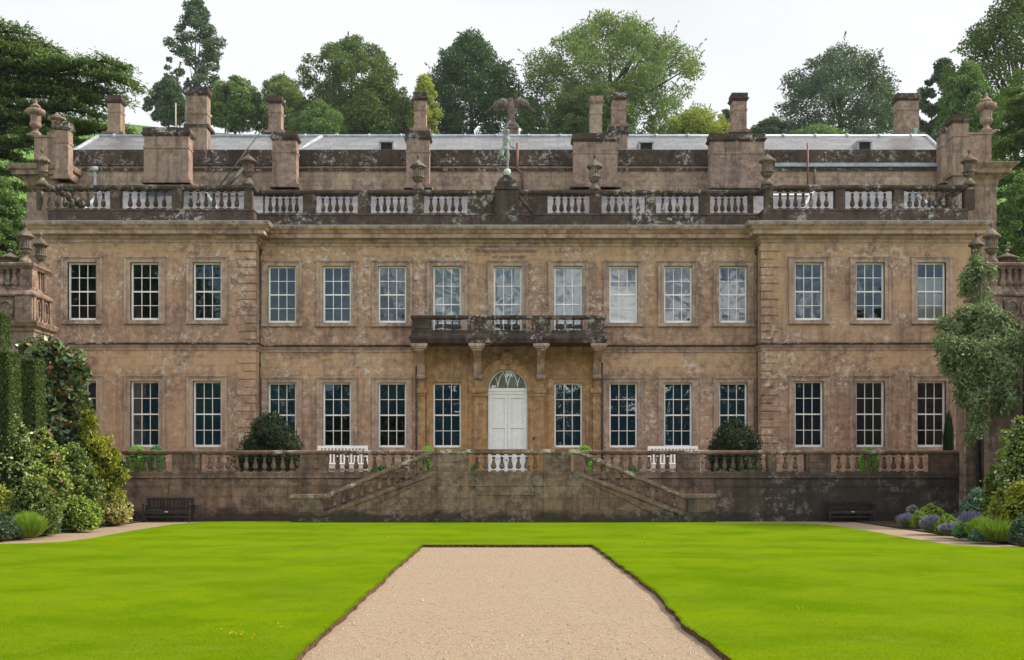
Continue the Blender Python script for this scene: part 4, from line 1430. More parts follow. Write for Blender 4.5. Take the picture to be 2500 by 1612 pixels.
# the higher range behind --------------------------------------------------------------
RY = 58.0
za = PZ(366, RY)
mb = MB()
mb.box(PX(176, RY), PX(2300, RY), RY, RY + .5, 11.5, PZ(405, RY))
mb.build('attic_wall', M['attic'], house)
mb = MB()
mb.box(PX(176, RY), PX(2300, RY), RY - .03, RY + .45, PZ(400, RY), za)
mb.box(PX(176, RY), PX(2300, RY), RY - .10, RY + .4, PZ(405, RY) + .002, PZ(400, RY) - .002)
mb.box(PX(176, RY), PX(2300, RY), RY - .06, RY + .4, PZ(418, RY), PZ(411, RY))
mb.build('attic_parapet', M['weathered'], house)
mb = MB(); mb.box(PX(1890, RY), PX(2298, RY), RY - .18, RY - .09, PZ(409, RY), PZ(400, RY)); mb.build('gutter', M['lead'], house)
mb = MB()
y0_, y1_ = RY + .3, RY + 4.6
zr_, zl_ = PZ(334, y1_), PZ(338, y1_)
pts = [(PX(178, y0_), y0_, za), (PX(2300, y0_), y0_, za), (PX(2262, y1_), y1_, zr_), (PX(240, y1_), y1_, zr_), (PX(178, y0_), y1_ + 4.3, za), (PX(2300, y0_), y1_ + 4.3, za)]
mb.add(pts, [(0, 1, 2, 3), (4, 0, 3), (1, 5, 2), (5, 4, 3, 2)])
rr = mb.build('slate_roof', M['slate'], house)
mb = MB()
mb.tube([pts[0], pts[3]], .12, 6); mb.tube([pts[1], pts[2]], .12, 6); mb.tube([pts[3], pts[2]], .13, 8)
for k in range(26):
    x = pts[3][0] + (pts[2][0] - pts[3][0]) * (k + .5) / 26
    mb.tube([(x - .06, y1_, zr_), (x + .06, y1_, zr_)], .17, 8)
sx0, sx1 = PX(728, y0_), PX(786, y1_)
mb.tube([(sx0, y0_ + .05, za + .06), (sx1, y1_ - .1, zr_ - .03)], .11, 6)
mb.build('lead_roll', M['lead'], rr)
for (a, b, t, bt) in ((925, 962, 348, 362), (1559, 1597, 349, 364), (2093, 2130, 347, 366)):
    yv = RY + .9
    mb = MB()
    x0_, x1_, z0_, z1_ = PX(a, yv), PX(b, yv), PZ(bt, yv), PZ(t, yv)
    mb.box(x0_, x0_ + .1, yv, yv + 1.5, z0_ - .3, z1_); mb.box(x1_ - .1, x1_, yv, yv + 1.5, z0_ - .3, z1_); mb.box(x0_, x1_, yv - .05, yv + 1.9, z1_ + .002, z1_ + .09)
    v_ = mb.build('roof_vent', M['lead'], house)
    mb = MB()
    for k in range(4):
        zz = z0_ + (z1_ - z0_) * k / 4
        mb.add([(x0_ + .1, yv + .05, zz), (x1_ - .1, yv + .05, zz), (x1_ - .1, yv + .16, zz + .07), (x0_ + .1, yv + .16, zz + .07)], [(0, 1, 2, 3)])
    mb.box(x0_ + .1, x1_ - .1, yv + .2, yv + .25, z0_ - .2, z1_)
    mb.build('louvre', M['louvre'], v_)

# chimneys: shaft, neck band, cap and often a flange at the foot


def chimney(x0, x1, ytop, ybot, Y, depth, flange=0.0, mat='chimney', band=True, zfoot=None, cap=.055):
    a, b = PX(x0, Y), PX(x1, Y)
    depth = min(depth, .75)
    zt, z0 = PZ(ytop, Y), PZ(ybot, Y)
    zf_ = z0 if zfoot is None else zfoot
    mb = MB()
    mb.box(a, b, Y, Y + depth, zf_, zt - .42)
    if band:
        zb_ = zt - .42 - max(.5, (zt - z0) * .22)
        mb.box(a - .03, b + .03, Y - .03, Y + depth + .03, zb_, zb_ + .10)
    if flange:
        mb.box(a - .05, b + .05, Y - .05, Y + depth + .05, z0, z0 + .24)
        mb.taper(a - flange, b + flange, Y - flange, Y + depth + flange, z0 + .001, z0 + .13, .03)
    c_ = mb.build('chimney', M[mat], house)
    mb = MB()
    mb.taper(a - .01, b + .01, Y - .01, Y + depth + .01, zt - .42, zt - .30, .09)
    mb.box(a - .11, b + .11, Y - .11, Y + depth + .11, zt - .299, zt - .25)
    mb.box(a - cap, b + cap, Y - cap, Y + depth + cap, zt - .249, zt)
    mb.box(a + .12, b - .12, Y + .12, Y + depth - .12, zt + .001, zt + .02)
    mb.build('chimney_cap', M['weathered'] if mat != 'pale' else M['chimney'], c_)
    return c_


chimney(262, 294, 234, 330, 63.2, 1.0, .22)
chimney(351, 460, 312, 447, 55.0, 1.4, .10)
chimney(452, 505, 214, 420, 58.6, 1.2, 0, zfoot=14)
mb = MB(); Yc = 58.58; mb.box(PX(448, Yc), PX(509, Yc), Yc, Yc + 1.3, PZ(311, Yc), PZ(303, Yc)); mb.build('chimney_band', M['weathered'], house)
chimney(655, 686, 235, 326, 63.2, .9, .2)
chimney(665, 723, 323, 458, 56.4, 1.2, .14)
chimney(1011, 1040, 226, 322, 57.4, .8, .2)
chimney(992, 1048, 322, 460, 56.4, 1.3, .14)
M['pale'] = stone('pale_chimney_stone', (0.34, 0.27, 0.20), (0.26, 0.20, 0.15), (0.38, 0.29, 0.2), (0.15, 0.11, 0.09), streak=.4, lichen=.4, joint=.1, grime=.35)
chimney(1441, 1470, 235, 330, 57.6, .7, 0, mat='pale')
chimney(1495, 1529, 226, 312, 59.2, .9, .18)
chimney(1492, 1532, 309, 400, 59.0, 1.2, 0, band=False, zfoot=16)
chimney(1400, 1508, 326, 458, 56.4, 1.5, .16)
chimney(1789, 1823, 227, 325, 58.4, 1.5, .22)
chimney(1735, 1866, 326, 461, 56.4, 1.6, .12)
chimney(2192, 2244, 228, 332, 63.0, 2.2, .24)
chimney(134, 166, 297, 438, 54.2, .62, .16)
chimney(2327, 2365, 280, 430, 54.6, .9, .14, zfoot=13)
chimney(2300, 2326, 307, 447, 57.2, 1.2, .1)
# end walls with their deep cornices
for (wx0, wx1, cx0, cx1, sx0, sx1, st_, yw_) in ((65, 150, 34, 160, 75, 135, 325, 408), (2366, 2433, 2352, 2468, 2362, 2429, 318, 404)):
    Ye = 57.0
    mb = MB()
    mb.box(PX(wx0, Ye), PX(wx1, Ye), Ye, Ye + 5, 1.5, PZ(470 if wx0 < 500 else 442, Ye))
    mb.box(PX(sx0, Ye), PX(sx1, Ye), Ye + .4, Ye + 2.2, PZ(yw_, Ye), PZ(st_ + 5, Ye))
    mb.box(PX(sx0, Ye) - .05, PX(sx1, Ye) + .05, Ye + .35, Ye + 2.25, PZ(st_ + 5, Ye) + .001, PZ(st_, Ye))
    mb.build('end_wall', M['chimney'], house)
    zc = PZ(yw_, Ye)
    mb = MB()
    k = .62 if wx0 < 500 else .72
    x0_, x1_ = PX(wx0, Ye), PX(wx1, Ye)
    mb.sweep([(x0_, Ye + 3), (x0_, Ye), (x1_, Ye), (x1_, Ye + 3)], [(-.1, zc - 1.25 * k / .72), (.06, zc - .95), (.10, zc - .75), (.22, zc - .62), (.30, zc - .55), (.55, zc - .5), (.55, zc - .3), (.66, zc - .22), (k + .1, zc - .06), (k + .1, zc), (-.1, zc + .02)])
    mb.build('end_cornice', M['chimney'], house)

# pipes, vent and stay on the roof
for pts, r, m in (([(1263, 350, 57.9), (1263, 413, 57.9), (1275, 423, 57.8), (1275, 470, 57.8)], .08, 'pipe'),
                  ([(1972, 350, 57.7), (1972, 470, 57.7)], .045, 'pipe'), ([(1989, 414, 57.8), (1989, 470, 57.8)], .07, 'pipe'),
                  ([(532, 460, 56.5), (642, 314, 58.5)], .035, 'iron'), ([(548, 460, 56.3), (600, 405, 57.8)], .11, 'iron')):
    mb = MB(); mb.tube([(PX(a, Y), Y, PZ(b, Y)) for a, b, Y in pts], r, 8); mb.build('roof_pipe', M[m], house)
mb = MB(); xv, yv = PX(232, 55), 55.0
mb.tube([(xv, yv, 14), (xv, yv, PZ(412, yv))], .07, 8); mb.tube([(xv, yv, PZ(418, yv)), (xv, yv, PZ(408, yv))], .16, 10)
mb.build('roof_vent_pipe', M['lead'], house)
mb = MB(); Yc = 62.9; mb.taper(PX(2228, Yc), PX(2236, Yc), Yc - .2, Yc, PZ(334, Yc), PZ(315, Yc), .02); mb.build('copper_flue', M['copper'], house)
# ------------------------------------------------------------------ urns, statue, eagle


def urn_body(mb, cx, cy, z0, h, w):
    """covered stone urn: foot, stem, gadrooned bowl, drum, scalloped lid, ball finial"""
    P = lambda pr: [(r * w, z * h) for r, z in pr]
    mb.lathe(P([(.36, 0), (.36, .05), (.33, .07), (.30, .11), (.20, .15), (.13, .19), (.12, .21), (.17, .225)]), cx, cy, z0, 20)
    mb.lathe(P([(.12, .215), (.20, .235), (.30, .28), (.335, .335), (.35, .35)]), cx, cy, z0, 24, True, .07)
    mb.lathe(P([(.37, .35), (.385, .365), (.37, .385), (.31, .392)]), cx, cy, z0, 20)
    mb.lathe(P([(.315, .385), (.32, .59)]), cx, cy, z0, 28, False, .09)
    mb.lathe(P([(.32, .585), (.37, .60), (.37, .62), (.34, .64)]), cx, cy, z0, 20)


def urn_lid(mb, cx, cy, z0, h, w):
    P = lambda pr: [(r * w, z * h) for r, z in pr]
    mb.lathe(P([(.36, .62), (.50, .635), (.49, .675), (.40, .71), (.27, .765), (.14, .81), (.075, .835), (.05, .86)]), cx, cy, z0, 24, True, .08)
    mb.lathe(P([(.05, .855), (.045, .89)]), cx, cy, z0, 10)
    mb.lathe(P([(.03, .885), (.085, .905), (.11, .94), (.085, .98), (.02, 1.0)]), cx, cy, z0, 12)


def make_urn(x, y, z, h, w, label, group, mat='urn'):
    u = thing('stone_urn', (x, y, z), label, 'urn', group)
    mb = MB(); urn_body(mb, x, y, z, h, w); mb.build('body', M[mat], u)
    mb = MB(); urn_lid(mb, x, y, z, h, w); mb.build('lid', M[mat], u)
    return u


URN_L = ['covered stone urn at the far left end of the roof parapet before the slim chimney',
         'covered stone urn on the inner corner of the left wing parapet',
         'covered stone urn on the middle parapet before the chimney left of the statue',
         'covered stone urn on the middle parapet before the broad chimney right of the statue',
         'covered stone urn on the inner corner of the right wing parapet',
         'covered stone urn at the far right end of the roof parapet']
u0 = None
for i, (px, Y, yt) in enumerate([(103, yw, 360), (606, yw, 363), (1021, yc, 376), (1452, yc, 376), (1873, yw, 366), (2366, yw, 368)]):
    loc = (PX(px, Y + .16), Y + .16, 14.532)
    if u0 is None:
        u0 = make_urn(*loc, 1.66, .76, URN_L[0], 'covered urns on the roof parapet')
    else:
        u = copy_tree(u0, None, loc); u['label'] = URN_L[i]


def big_urn(x, y, z, h, w, label):
    u = thing('stone_vase', (x, y, z), label, 'urn', 'tall vases on the end walls')
    P = lambda pr: [(r * w, q * h) for r, q in pr]
    mb = MB()
    mb.box(x - .33 * w, x + .33 * w, y - .33 * w, y + .33 * w, z, z + .06 * h)
    mb.lathe(P([(.32, .06), (.28, .10), (.15, .16), (.13, .20), (.17, .22)]), x, y, z, 16)
    mb.lathe(P([(.16, .215), (.27, .26), (.33, .33), (.30, .36)]), x, y, z, 24, True, .08)
    mb.lathe(P([(.27, .355), (.29, .57)]), x, y, z, 24, False, .08)
    mb.lathe(P([(.30, .565), (.42, .60), (.50, .64), (.50, .71), (.44, .73), (.30, .735)]), x, y, z, 20)
    mb.build('body', M['chimney'], u)
    mb = MB()
    mb.lathe(P([(.22, .73), (.22, .78), (.28, .80), (.24, .83), (.10, .89), (.07, .92), (.10, .94), (.09, .97), (.02, 1.0)]), x, y, z, 16)
    mb.build('lid', M['chimney'], u)


big_urn(PX(87, 58), 58, PZ(326, 57.4) + .0, 1.92, .95, 'tall fluted stone vase on the left end wall in front of the cedar')
big_urn(PX(2408, 58), 58, PZ(319, 57.4) + .0, 2.12, 1.0, 'tall fluted stone vase with a wide rim on the right end wall')
big_urn(PX(139, 61), 61.0, PZ(326, 61), 1.15, .95, 'stone vase half hidden behind the slim chimney at the left end')
mb = MB(); mb.box(PX(120, 61), PX(158, 61), 60.7, 61.3, 14, PZ(326, 61) - .002); mb.build('end_wall', M['chimney'], house)

# statue standing on a globe
YS = yc + .2
SXo, SZo = PX(1238.5, YS), 15.2
stt = thing('garden_statue', (SXo, YS, SZo), 'grey green running figure with one arm raised, standing on a globe above the parapet', 'statue')
mb = MB()
rg = .165
mb.lathe([(.17, 0), (.17, .03), (.1, .05)], SXo, YS, SZo, 16)
mb.lathe([(rg * math.sin(math.pi * i / 10) + .001, rg - rg * math.cos(math.pi * i / 10)) for i in range(11)], SXo, YS, SZo + .04, 18)
mb.build('globe', M['globe'], stt)


def S(px, py, dy=0.0):
    """statue joint from its place in the photo"""
    return (PX(px, YS), YS + dy, PZ(py, YS))


J = {  # joint: (position, radius)
    'pelvis': (S(1234.5, 359), .125), 'waist': (S(1235.5, 351, -.01), .115), 'chest': (S(1236, 341, -.02), .150), 'neckb': (S(1237, 333, -.02), .075),
    'neck': (S(1237.5, 330, -.03), .055), 'head': (S(1238.6, 325.5, -.05), .088), 'crown': (S(1239, 320.5, -.05), .080),
    'shl': (S(1230.5, 335, 0), .070), 'ell': (S(1231.5, 318, -.05), .046), 'wrl': (S(1241.5, 304, -.10), .030), 'hal': (S(1244.5, 300.5, -.12), .030),
    'shr': (S(1243, 337.5, 0), .068), 'elr': (S(1245.5, 352, .10), .045), 'wrr': (S(1250.5, 360, .0), .030), 'har': (S(1253, 362, -.03), .030),
    'hipr': (S(1237.5, 362, 0), .105), 'kner': (S(1240, 385, -.06), .068), 'ankr': (S(1239, 410, .0), .036), 'toer': (S(1239.5, 413.5, -.12), .032),
    'hipl': (S(1230, 363, 0), .105), 'knel': (S(1224.5, 383, -.16), .070), 'ankl': (S(1231, 381, .30), .040), 'toel': (S(1234, 384, .42), .030)}
EDG = [('pelvis', 'waist'), ('waist', 'chest'), ('chest', 'neckb'), ('neckb', 'neck'), ('neck', 'head'), ('head', 'crown'), ('chest', 'shl'), ('shl', 'ell'), ('ell', 'wrl'), ('wrl', 'hal'),
       ('chest', 'shr'), ('shr', 'elr'), ('elr', 'wrr'), ('wrr', 'har'), ('pelvis', 'hipr'), ('hipr', 'kner'), ('kner', 'ankr'), ('ankr', 'toer'),
       ('pelvis', 'hipl'), ('hipl', 'knel'), ('knel', 'ankl'), ('ankl', 'toel')]
for hnd, d in (('hal', (.35, -.3, 1.0)), ('har', (1.0, -.4, -.25))):
    hp = Vector(J[hnd][0]); dv = Vector(d).normalized(); sv = dv.cross(Vector((0, 1, 0))).normalized()
    for k, (off, ln, fan_) in enumerate([(-.026, .075, -.35), (-.009, .095, -.1), (.009, .09, .12), (.026, .07, .4), (-.03, .05, -1.2)]):
        nm = f'{hnd}{k}'
        J[nm] = (tuple(hp + sv * off + (dv + sv * fan_).normalized() * ln), .011)
        EDG.append((hnd, nm))
names_ = list(J)
me = bpy.data.meshes.new('skeleton')
me.from_pydata([J[k][0] for k in names_], [(names_.index(a), names_.index(b)) for a, b in EDG], [])
so = bpy.data.objects.new('skeleton', me); COL.objects.link(so)
sm = so.modifiers.new('skin', 'SKIN'); sm.use_smooth_shade = True
for i, k in enumerate(names_):
    me.skin_vertices[0].data[i].radius = (J[k][1] * 1.12,) * 2
me.skin_vertices[0].data[0].use_root = True
ss = so.modifiers.new('sub', 'SUBSURF'); ss.levels = 2; ss.render_levels = 2
bpy.context.view_layer.update()
bm_ = bpy.data.meshes.new_from_object(so.evaluated_get(bpy.context.evaluated_depsgraph_get()))
bpy.data.objects.remove(so)
bm_.transform(__import__('mathutils').Matrix.Translation(-WLOC[stt.name]))
bm_.materials.clear(); bm_.materials.append(M['bronze'])
place('figure', bm_, stt)
mb = MB()                                            # cap, face details and hip cloth
hx, hy, hz = S(1238.9, 321.5, -.05)
mb.lathe([(.088, -.02), (.095, .0), (.085, .04), (.05, .075), (.01, .085)], hx, hy, hz, 14)
mb.box(hx - .012, hx + .012, hy - .11, hy - .07, hz - .06, hz - .03)
px_, py_, pz_ = S(1233.8, 361)
mb.lathe([(.13, -.16), (.165, -.10), (.17, -.03), (.15, .05), (.13, .07)], px_, py_, pz_, 16, True, .06)
mb.tube([S(1227, 360, -.02), S(1223, 370, .05), S(1220.5, 384, .12), S(1221, 391, .14)], [.06, .10, .08, .02], 8)
mb.build('drapery', M['bronze'], stt)

# eagle with spread wings on the far ridge
YE = 66.0
eg = thing('eagle_sculpture', (PX(1247, YE), YE, PZ(332, YE)), 'brown stone eagle with drooping spread wings on a pedestal behind the roof ridge', 'sculpture')
mb = MB()
ex = PX(1248, YE)
mb.box(PX(1236, YE), PX(1264, YE), YE - .35, YE + .35, 14, PZ(318, YE)); mb.box(PX(1233, YE), PX(1266, YE), YE - .4, YE + .4, PZ(318, YE) + .001, PZ(313, YE))
mb.build('pedestal', M['chimney'], eg)
mb = MB()
zb_ = PZ(313, YE)
mb.lathe([(.36, 0), (.38, .15), (.24, .4), (.20, .7), (.25, 1.0), (.28, 1.2), (.22, 1.42), (.12, 1.56), (.13, 1.62), (.10, 1.70), (.02, 1.75)], ex, YE, zb_, 14)
mb.tube([(ex + .05, YE - .08, zb_ + 1.63), (ex + .02, YE - .28, zb_ + 1.6), (ex, YE - .34, zb_ + 1.52)], [.06, .04, .01], 6)
mb.build('body', M['eagle'], eg)
for s in (-1, 1):
    mb = MB()
    # rows of overlapping feathers along the wing arm
    root = Vector((ex + s * .25, YE, PZ(252, YE)))
    arm = [root, Vector((ex + s * .55, YE + .02, PZ(248, YE))), Vector((ex + s * .88, YE + .05, PZ(254, YE))), Vector((ex + s * 1.16, YE + .08, PZ(265, YE)))]
    mb.tube([tuple(p) for p in arm], [.20, .22, .17, .07], 8)
    for row, (ln, drop, yo) in enumerate([(.30, .5, -.12), (.46, .62, -.04), (.60, .7, .05)]):
        nfe = 13
        for i in range(nfe):
            t = i / (nfe - 1) * 2.98
            k = min(int(t), 2); p = arm[k].lerp(arm[k + 1], t - k)
            dirv = Vector((s * (.35 + 1.0 * i / nfe), -.25, -1)).normalized()
            L_ = ln * (1.05 - .35 * abs(i / nfe - .5)) * (0.8 if i > 9 else 1)
            q = p + Vector((0, yo, 0))
            e = q + dirv * L_
            w_ = .07
            side_ = dirv.cross(Vector((0, 1, 0))).normalized() * w_
            m_ = q.lerp(e, .6) + Vector((0, -.03, 0))
            b_ = Vector((0, .035, 0))
            vs = [tuple(v) for v in (q - side_, q + side_, m_ + side_ * 1.1, e, m_ - side_ * 1.1)] + [tuple(v + b_) for v in (q - side_, q + side_, m_ + side_ * 1.1, e, m_ - side_ * 1.1)]
            mb.add(vs, [(0, 1, 2, 3, 4), (9, 8, 7, 6, 5)] + [(a_, 5 + a_, 5 + (a_ + 1) % 5, (a_ + 1) % 5) for a_ in range(5)])
    mb.build('wing', M['eagle'], eg)

# ------------------------------------------------------------------ tall ornamental piers on either side of the terrace
YP0, YP1 = 43.6, 45.5


def gate_pier(s, label):
    """s=-1 left, +1 right; built mirrored about the house axis"""
    ax = .12
    def X(px, Y):                                    # px measured on the left side of the photo
        x = PX(px, Y)
        return x if s < 0 else 2 * ax - x
    g = thing('garden_pavilion', (X(40, YP0), YP0, 0), label, 'garden pavilion', 'ornamental stone piers flanking the house')
    def bx(mb, a, b, y0, y1, z0, z1):
        mb.box(a, b, y0, y1, z0, z1)
    xi = X(82, YP0)                                  # inner face
    xo = X(-260, YP0)
    z_low, z_c1, z_mid, z_ped, z_top = PZ(798, YP0), PZ(785, YP0), PZ(722, YP0), PZ(655, YP0), PZ(640, YP0)
    mb = MB()
    bx(mb, xo, xi, YP0, YP1, -.1, z_low)
    bx(mb, X(-200, YP0), X(77, YP0), YP0 + .05, YP1 - .05, z_c1 + .002, z_mid)
    # flat pilaster strips and panels on the front and inner face
    i0, i1 = (xi, xi - s * -.0)
    bx(mb, X(38, YP0), X(79, YP0), YP0 - .06, YP0 + .1, z_c1 + .004, z_mid - .03)
    bx(mb, X(-5, YP0), X(33, YP0), YP0 - .02, YP0 + .1, z_c1 + .25, z_mid - .15)
    for (ya, yb) in ((YP0 + .06, YP0 + .28), (YP0 + .82, YP0 + 1.02), (YP1 - .32, YP1 - .06)):
        xa_ = X(77, YP0)
        mb.box(xa_, xa_ - s * .07, ya, yb, z_c1 + .003, z_mid - .005)
    mb.build('lower_body', M['pier'], g)
    mb = MB()
    pth = [(xo, YP1), (xo, YP0), (xi, YP0), (xi, YP1)] if s < 0 else [(xi, YP1), (xi, YP0), (xo, YP0), (xo, YP1)]
    mb.sweep(pth, [(-.1, z_low - .2), (.04, z_low - .18), (.06, z_low - .05), (.18, z_low + .02), (.24, z_c1 - .05), (.24, z_c1), (-.1, z_c1 + .02)])
    x2, x3 = X(-200, YP0), X(77, YP0)
    pth2 = [(x2, YP1 - .05), (x2, YP0 + .05), (x3, YP0 + .05), (x3, YP1 - .05)] if s < 0 else [(x3, YP1 - .05), (x3, YP0 + .05), (x2, YP0 + .05), (x2, YP1 - .05)]
    mb.sweep(pth2, [(-.25, z_mid - .02), (.10, z_mid - .01), (.13, z_mid + .05), (.08, z_mid + .14), (-.02, z_mid + .22), (-.10, z_mid + .36), (-.12, z_mid + .42), (-.25, z_mid + .43)])
    mb.build('moulding', M['pier'], g)
    mb = MB()
    # upper stage: pedestals joined by pierced panels
    bx(mb, X(45, YP0), X(75, YP0), YP0 + .12, YP0 + .62, z_mid + .3, z_ped)
    bx(mb, X(45, YP0), X(75, YP0), YP1 - .6, YP1 - .12, z_mid + .3, z_ped)
    bx(mb, X(50, YP0), X(69, YP0), YP0 + .622, YP1 - .602, z_mid + .3, z_ped)
    bx(mb, x2 + .0, X(45, YP0) - s * -.001, YP0 + .26, YP0 + .55, z_mid + .3, z_ped)
    xa_ = X(69, YP0)
    for yy_ in (YP0 + .66, YP0 + .98, YP1 - .68):
        mb.box(xa_, xa_ - s * .05, yy_, yy_ + .06, z_mid + .3, z_ped - .02)
    for k in range(5):                               # row of stout balusters along the front
        mb.lathe([(r * 1.5, z * .78) for r, z in BAL], X(30 - 16 * k, YP0), YP0 + .2, z_mid + .3, 12)
    mb.build('upper_stage', M['pier'], g)
    mb = MB()
    pth3 = [(x2, YP1 - .08), (x2, YP0 + .1), (X(76, YP0), YP0 + .1), (X(76, YP0), YP1 - .08)]
    if s > 0: pth3 = pth3[::-1]
    mb.sweep(pth3, [(-.6, z_ped + .002), (.0, z_ped + .002), (.05, z_ped + .08), (.09, z_ped + .12), (.09, z_ped + .2), (.05, z_top), (-.6, z_top)])
    mb.build('coping', M['pier'], g)
    return g, X, z_top


gL, XgL, zgt = gate_pier(-1, 'tall stone garden pavilion with oval carvings left of the house, above the magnolia')
gR, XgR, _ = gate_pier(1, 'tall stone garden pavilion right of the house, clad by the silver leaved climber')
for gx, s in ((XgL, 'left'), (XgR, 'right')):
    make_urn(gx(62, YP0 + .4), YP0 + .4, zgt, 1.62, .68, f'covered stone urn on the front corner of the {s} garden pavilion', 'urns on the garden pavilions')
    make_urn(gx(70, YP0 + .4), YP1 - .36, zgt - .02, 1.5, .62, f'covered stone urn on the rear corner of the {s} garden pavilion', 'urns on the garden pavilions')
    v = make_urn(gx(22, YP0 + 1.4), YP0 + 1.5, zgt - .3, 1.1, .9, f'squat stone urn at the outer edge of the {s} garden pavilion', 'urns on the garden pavilions')
# oval openings on the inner faces and rusticated buttresses on the right
for g, X_, s in ((gL, XgL, -1), (gR, XgR, 1)):
    z_a = PZ(755, YP0)
    for yc_ in (YP0 + .56, YP0 + 1.3):
        mb = MB()
        pts = [(X_(77, YP0) - s * .03, yc_ + .17 * math.cos(t), z_a + .42 * math.sin(t)) for t in [2 * math.pi * k / 24 for k in range(25)]]
        mb.tube(pts, .04, 6)
        mb.build('oval_carving', M['pier'], g)
    for xc_ in (14, -26):
        mb = MB()
        pts = [(X_(xc_, YP0) + .26 * math.cos(t), YP0 - .03, z_a + .3 * math.sin(t)) for t in [2 * math.pi * k / 24 for k in range(25)]]
        mb.tube(pts, .045, 6)
        mb.build('oval_carving', M['pier'], g)
for (a, b, Y, top, nm) in ((2357, 2402, 40.9, 800, 'rear'), (2415, 2470, 38.6, 800, 'front')):
    bt = thing('stone_buttress', (PX((a + b) / 2, Y), Y, 0),
               'rusticated stone buttress nearest the end of the terrace wall' if nm == 'rear' else 'rusticated stone buttress nearer the camera, rising from the right border', 'buttress', 'stone buttresses of the right garden wall')
    dep = .62 if nm == 'rear' else .44
    mb = MB()
    z = -.1
    zt2 = PZ(top, Y)
    k = 0
    while z < zt2 - .2:
        hh = .5 if k % 2 else .62
        mb.box(PX(a, Y) + .02, PX(b, Y) + (.03 if nm == 'rear' else .4), Y, Y + dep, z + .012, min(z + hh, zt2) - .012)
        z += hh; k += 1
    mb.box(PX(a, Y) + .06, PX(b, Y) + (.0 if nm == 'rear' else .36), Y + .04, Y + dep - .02, -.1, zt2 - .02)
    mb.build('shaft', M['pier'], bt)
    mb = MB()
    mb.taper(PX(a, Y) + .04, PX(b, Y) + (.02 if nm == 'rear' else .38), Y + .03, Y + dep, zt2, zt2 + .25, .10)
    mb.build('cap', M['pier'], bt)
sw = thing('side_wall', (PX(2345, 42), 42, 0), 'warm stone side wall at the right end of the terrace behind the lavender', 'wall')
mb = MB(); mb.box(17.0, 24, 41.9, 42.5, -.1, PZ(800, 42)); mb.box(16.96, 24, 41.86, 42.52, 5.9, 6.1)
mb.box(17.78, 24, 39.06, 41.88, -.1, PZ(800, 42) - .01)
mb.build('masonry', M['pier'], sw)

# ------------------------------------------------------------------ benches


def bench(name, x0, x1, Y, zb, hback, hseat, mat, label, group, nsl=14, arm=.64, facing=-1):
    w = x1 - x0
    b = thing(name, ((x0 + x1) / 2, Y, zb), label, 'bench', group)
    yb, yf = Y + .28, Y - .26
    mb = MB()
    for k in range(4):
        y = yf + .02 + (yb - yf - .08) * k / 3.5
        mb.box(x0 + .04, x1 - .04, y, y + .10, zb + hseat - .03, zb + hseat)
    mb.box(x0 + .05, x1 - .05, yf + .005, yf + .035, zb + hseat - .11, zb + hseat - .032)
    mb.build('seat', mat, b)
    mb = MB()
    mb.box(x0, x1, yb, yb + .05, zb + hback - .10, zb + hback)
    mb.box(x0 + .06, x1 - .06, yb + .003, yb + .047, zb + hseat + .04, zb + hseat + .10)
    for k in range(nsl):
        x = x0 + .1 + (w - .2) * k / (nsl - 1)
        mb.box(x - .024, x + .024, yb + .013, yb + .037, zb + hseat + .102, zb + hback - .102)
    mb.build('backrest', mat, b)
    for s, x in ((0, x0), (1, x1)):
        for (y, h) in ((yf, arm), (yb, hback - .101)):
            mb = MB(); mb.box(x + (0 if s == 0 else -.06), x + (.06 if s == 0 else 0), y - .005, y + .055, zb, zb + h - .001); mb.build('leg', mat, b)
        mb = MB(); xx_ = x + (.03 if s == 0 else -.03)
        mb.box(xx_ - .045, xx_ + .045, yf - .05, yb - .006, zb + arm, zb + arm + .04); mb.build('armrest', mat, b)
    mb = MB(); mb.box(x0 + .06, x1 - .06, (yf + yb) / 2, (yf + yb) / 2 + .04, zb + .16, zb + .22); mb.box(x0 + .06, x1 - .06, yf + .01, yf + .05, zb + .18, zb + .235)
    mb.build('stretcher', mat, b)
    return b


YB = 42.9
bench('white_bench', PX(772, YB), PX(895, YB), YB, 1.55, PZ(1088, YB) - 1.55, .46, M['white'], 'white painted slatted bench on the terrace between the left yew bush and the stair', 'white benches on the terrace')
bench('white_bench', PX(1584, YB), PX(1707, YB), YB, 1.55, PZ(1089, YB) - 1.55, .46, M['white'], 'white painted slatted bench on the terrace beside the right yew bush', 'white benches on the terrace')
YB = 41.1
for (a, b, t, lab) in ((354, 468, 1216, 'dark wooden garden bench against the terrace wall beside the left border'), (2020, 2133, 1222, 'dark wooden garden bench against the blackened terrace wall near the lavender')):
    bo = bench('wooden_bench', PX(a, YB), PX(b, YB), YB, -.07, PZ(t, YB) + .07, .43, M['darkwood'], lab, 'dark benches below the terrace', 13)
    mb = MB(); xm = (PX(a, YB) + PX(b, YB)) / 2; mb.box(xm - .05, xm + .05, YB - .29, YB - .258, .30, .335); mb.build('plaque', M['globe'], bo)

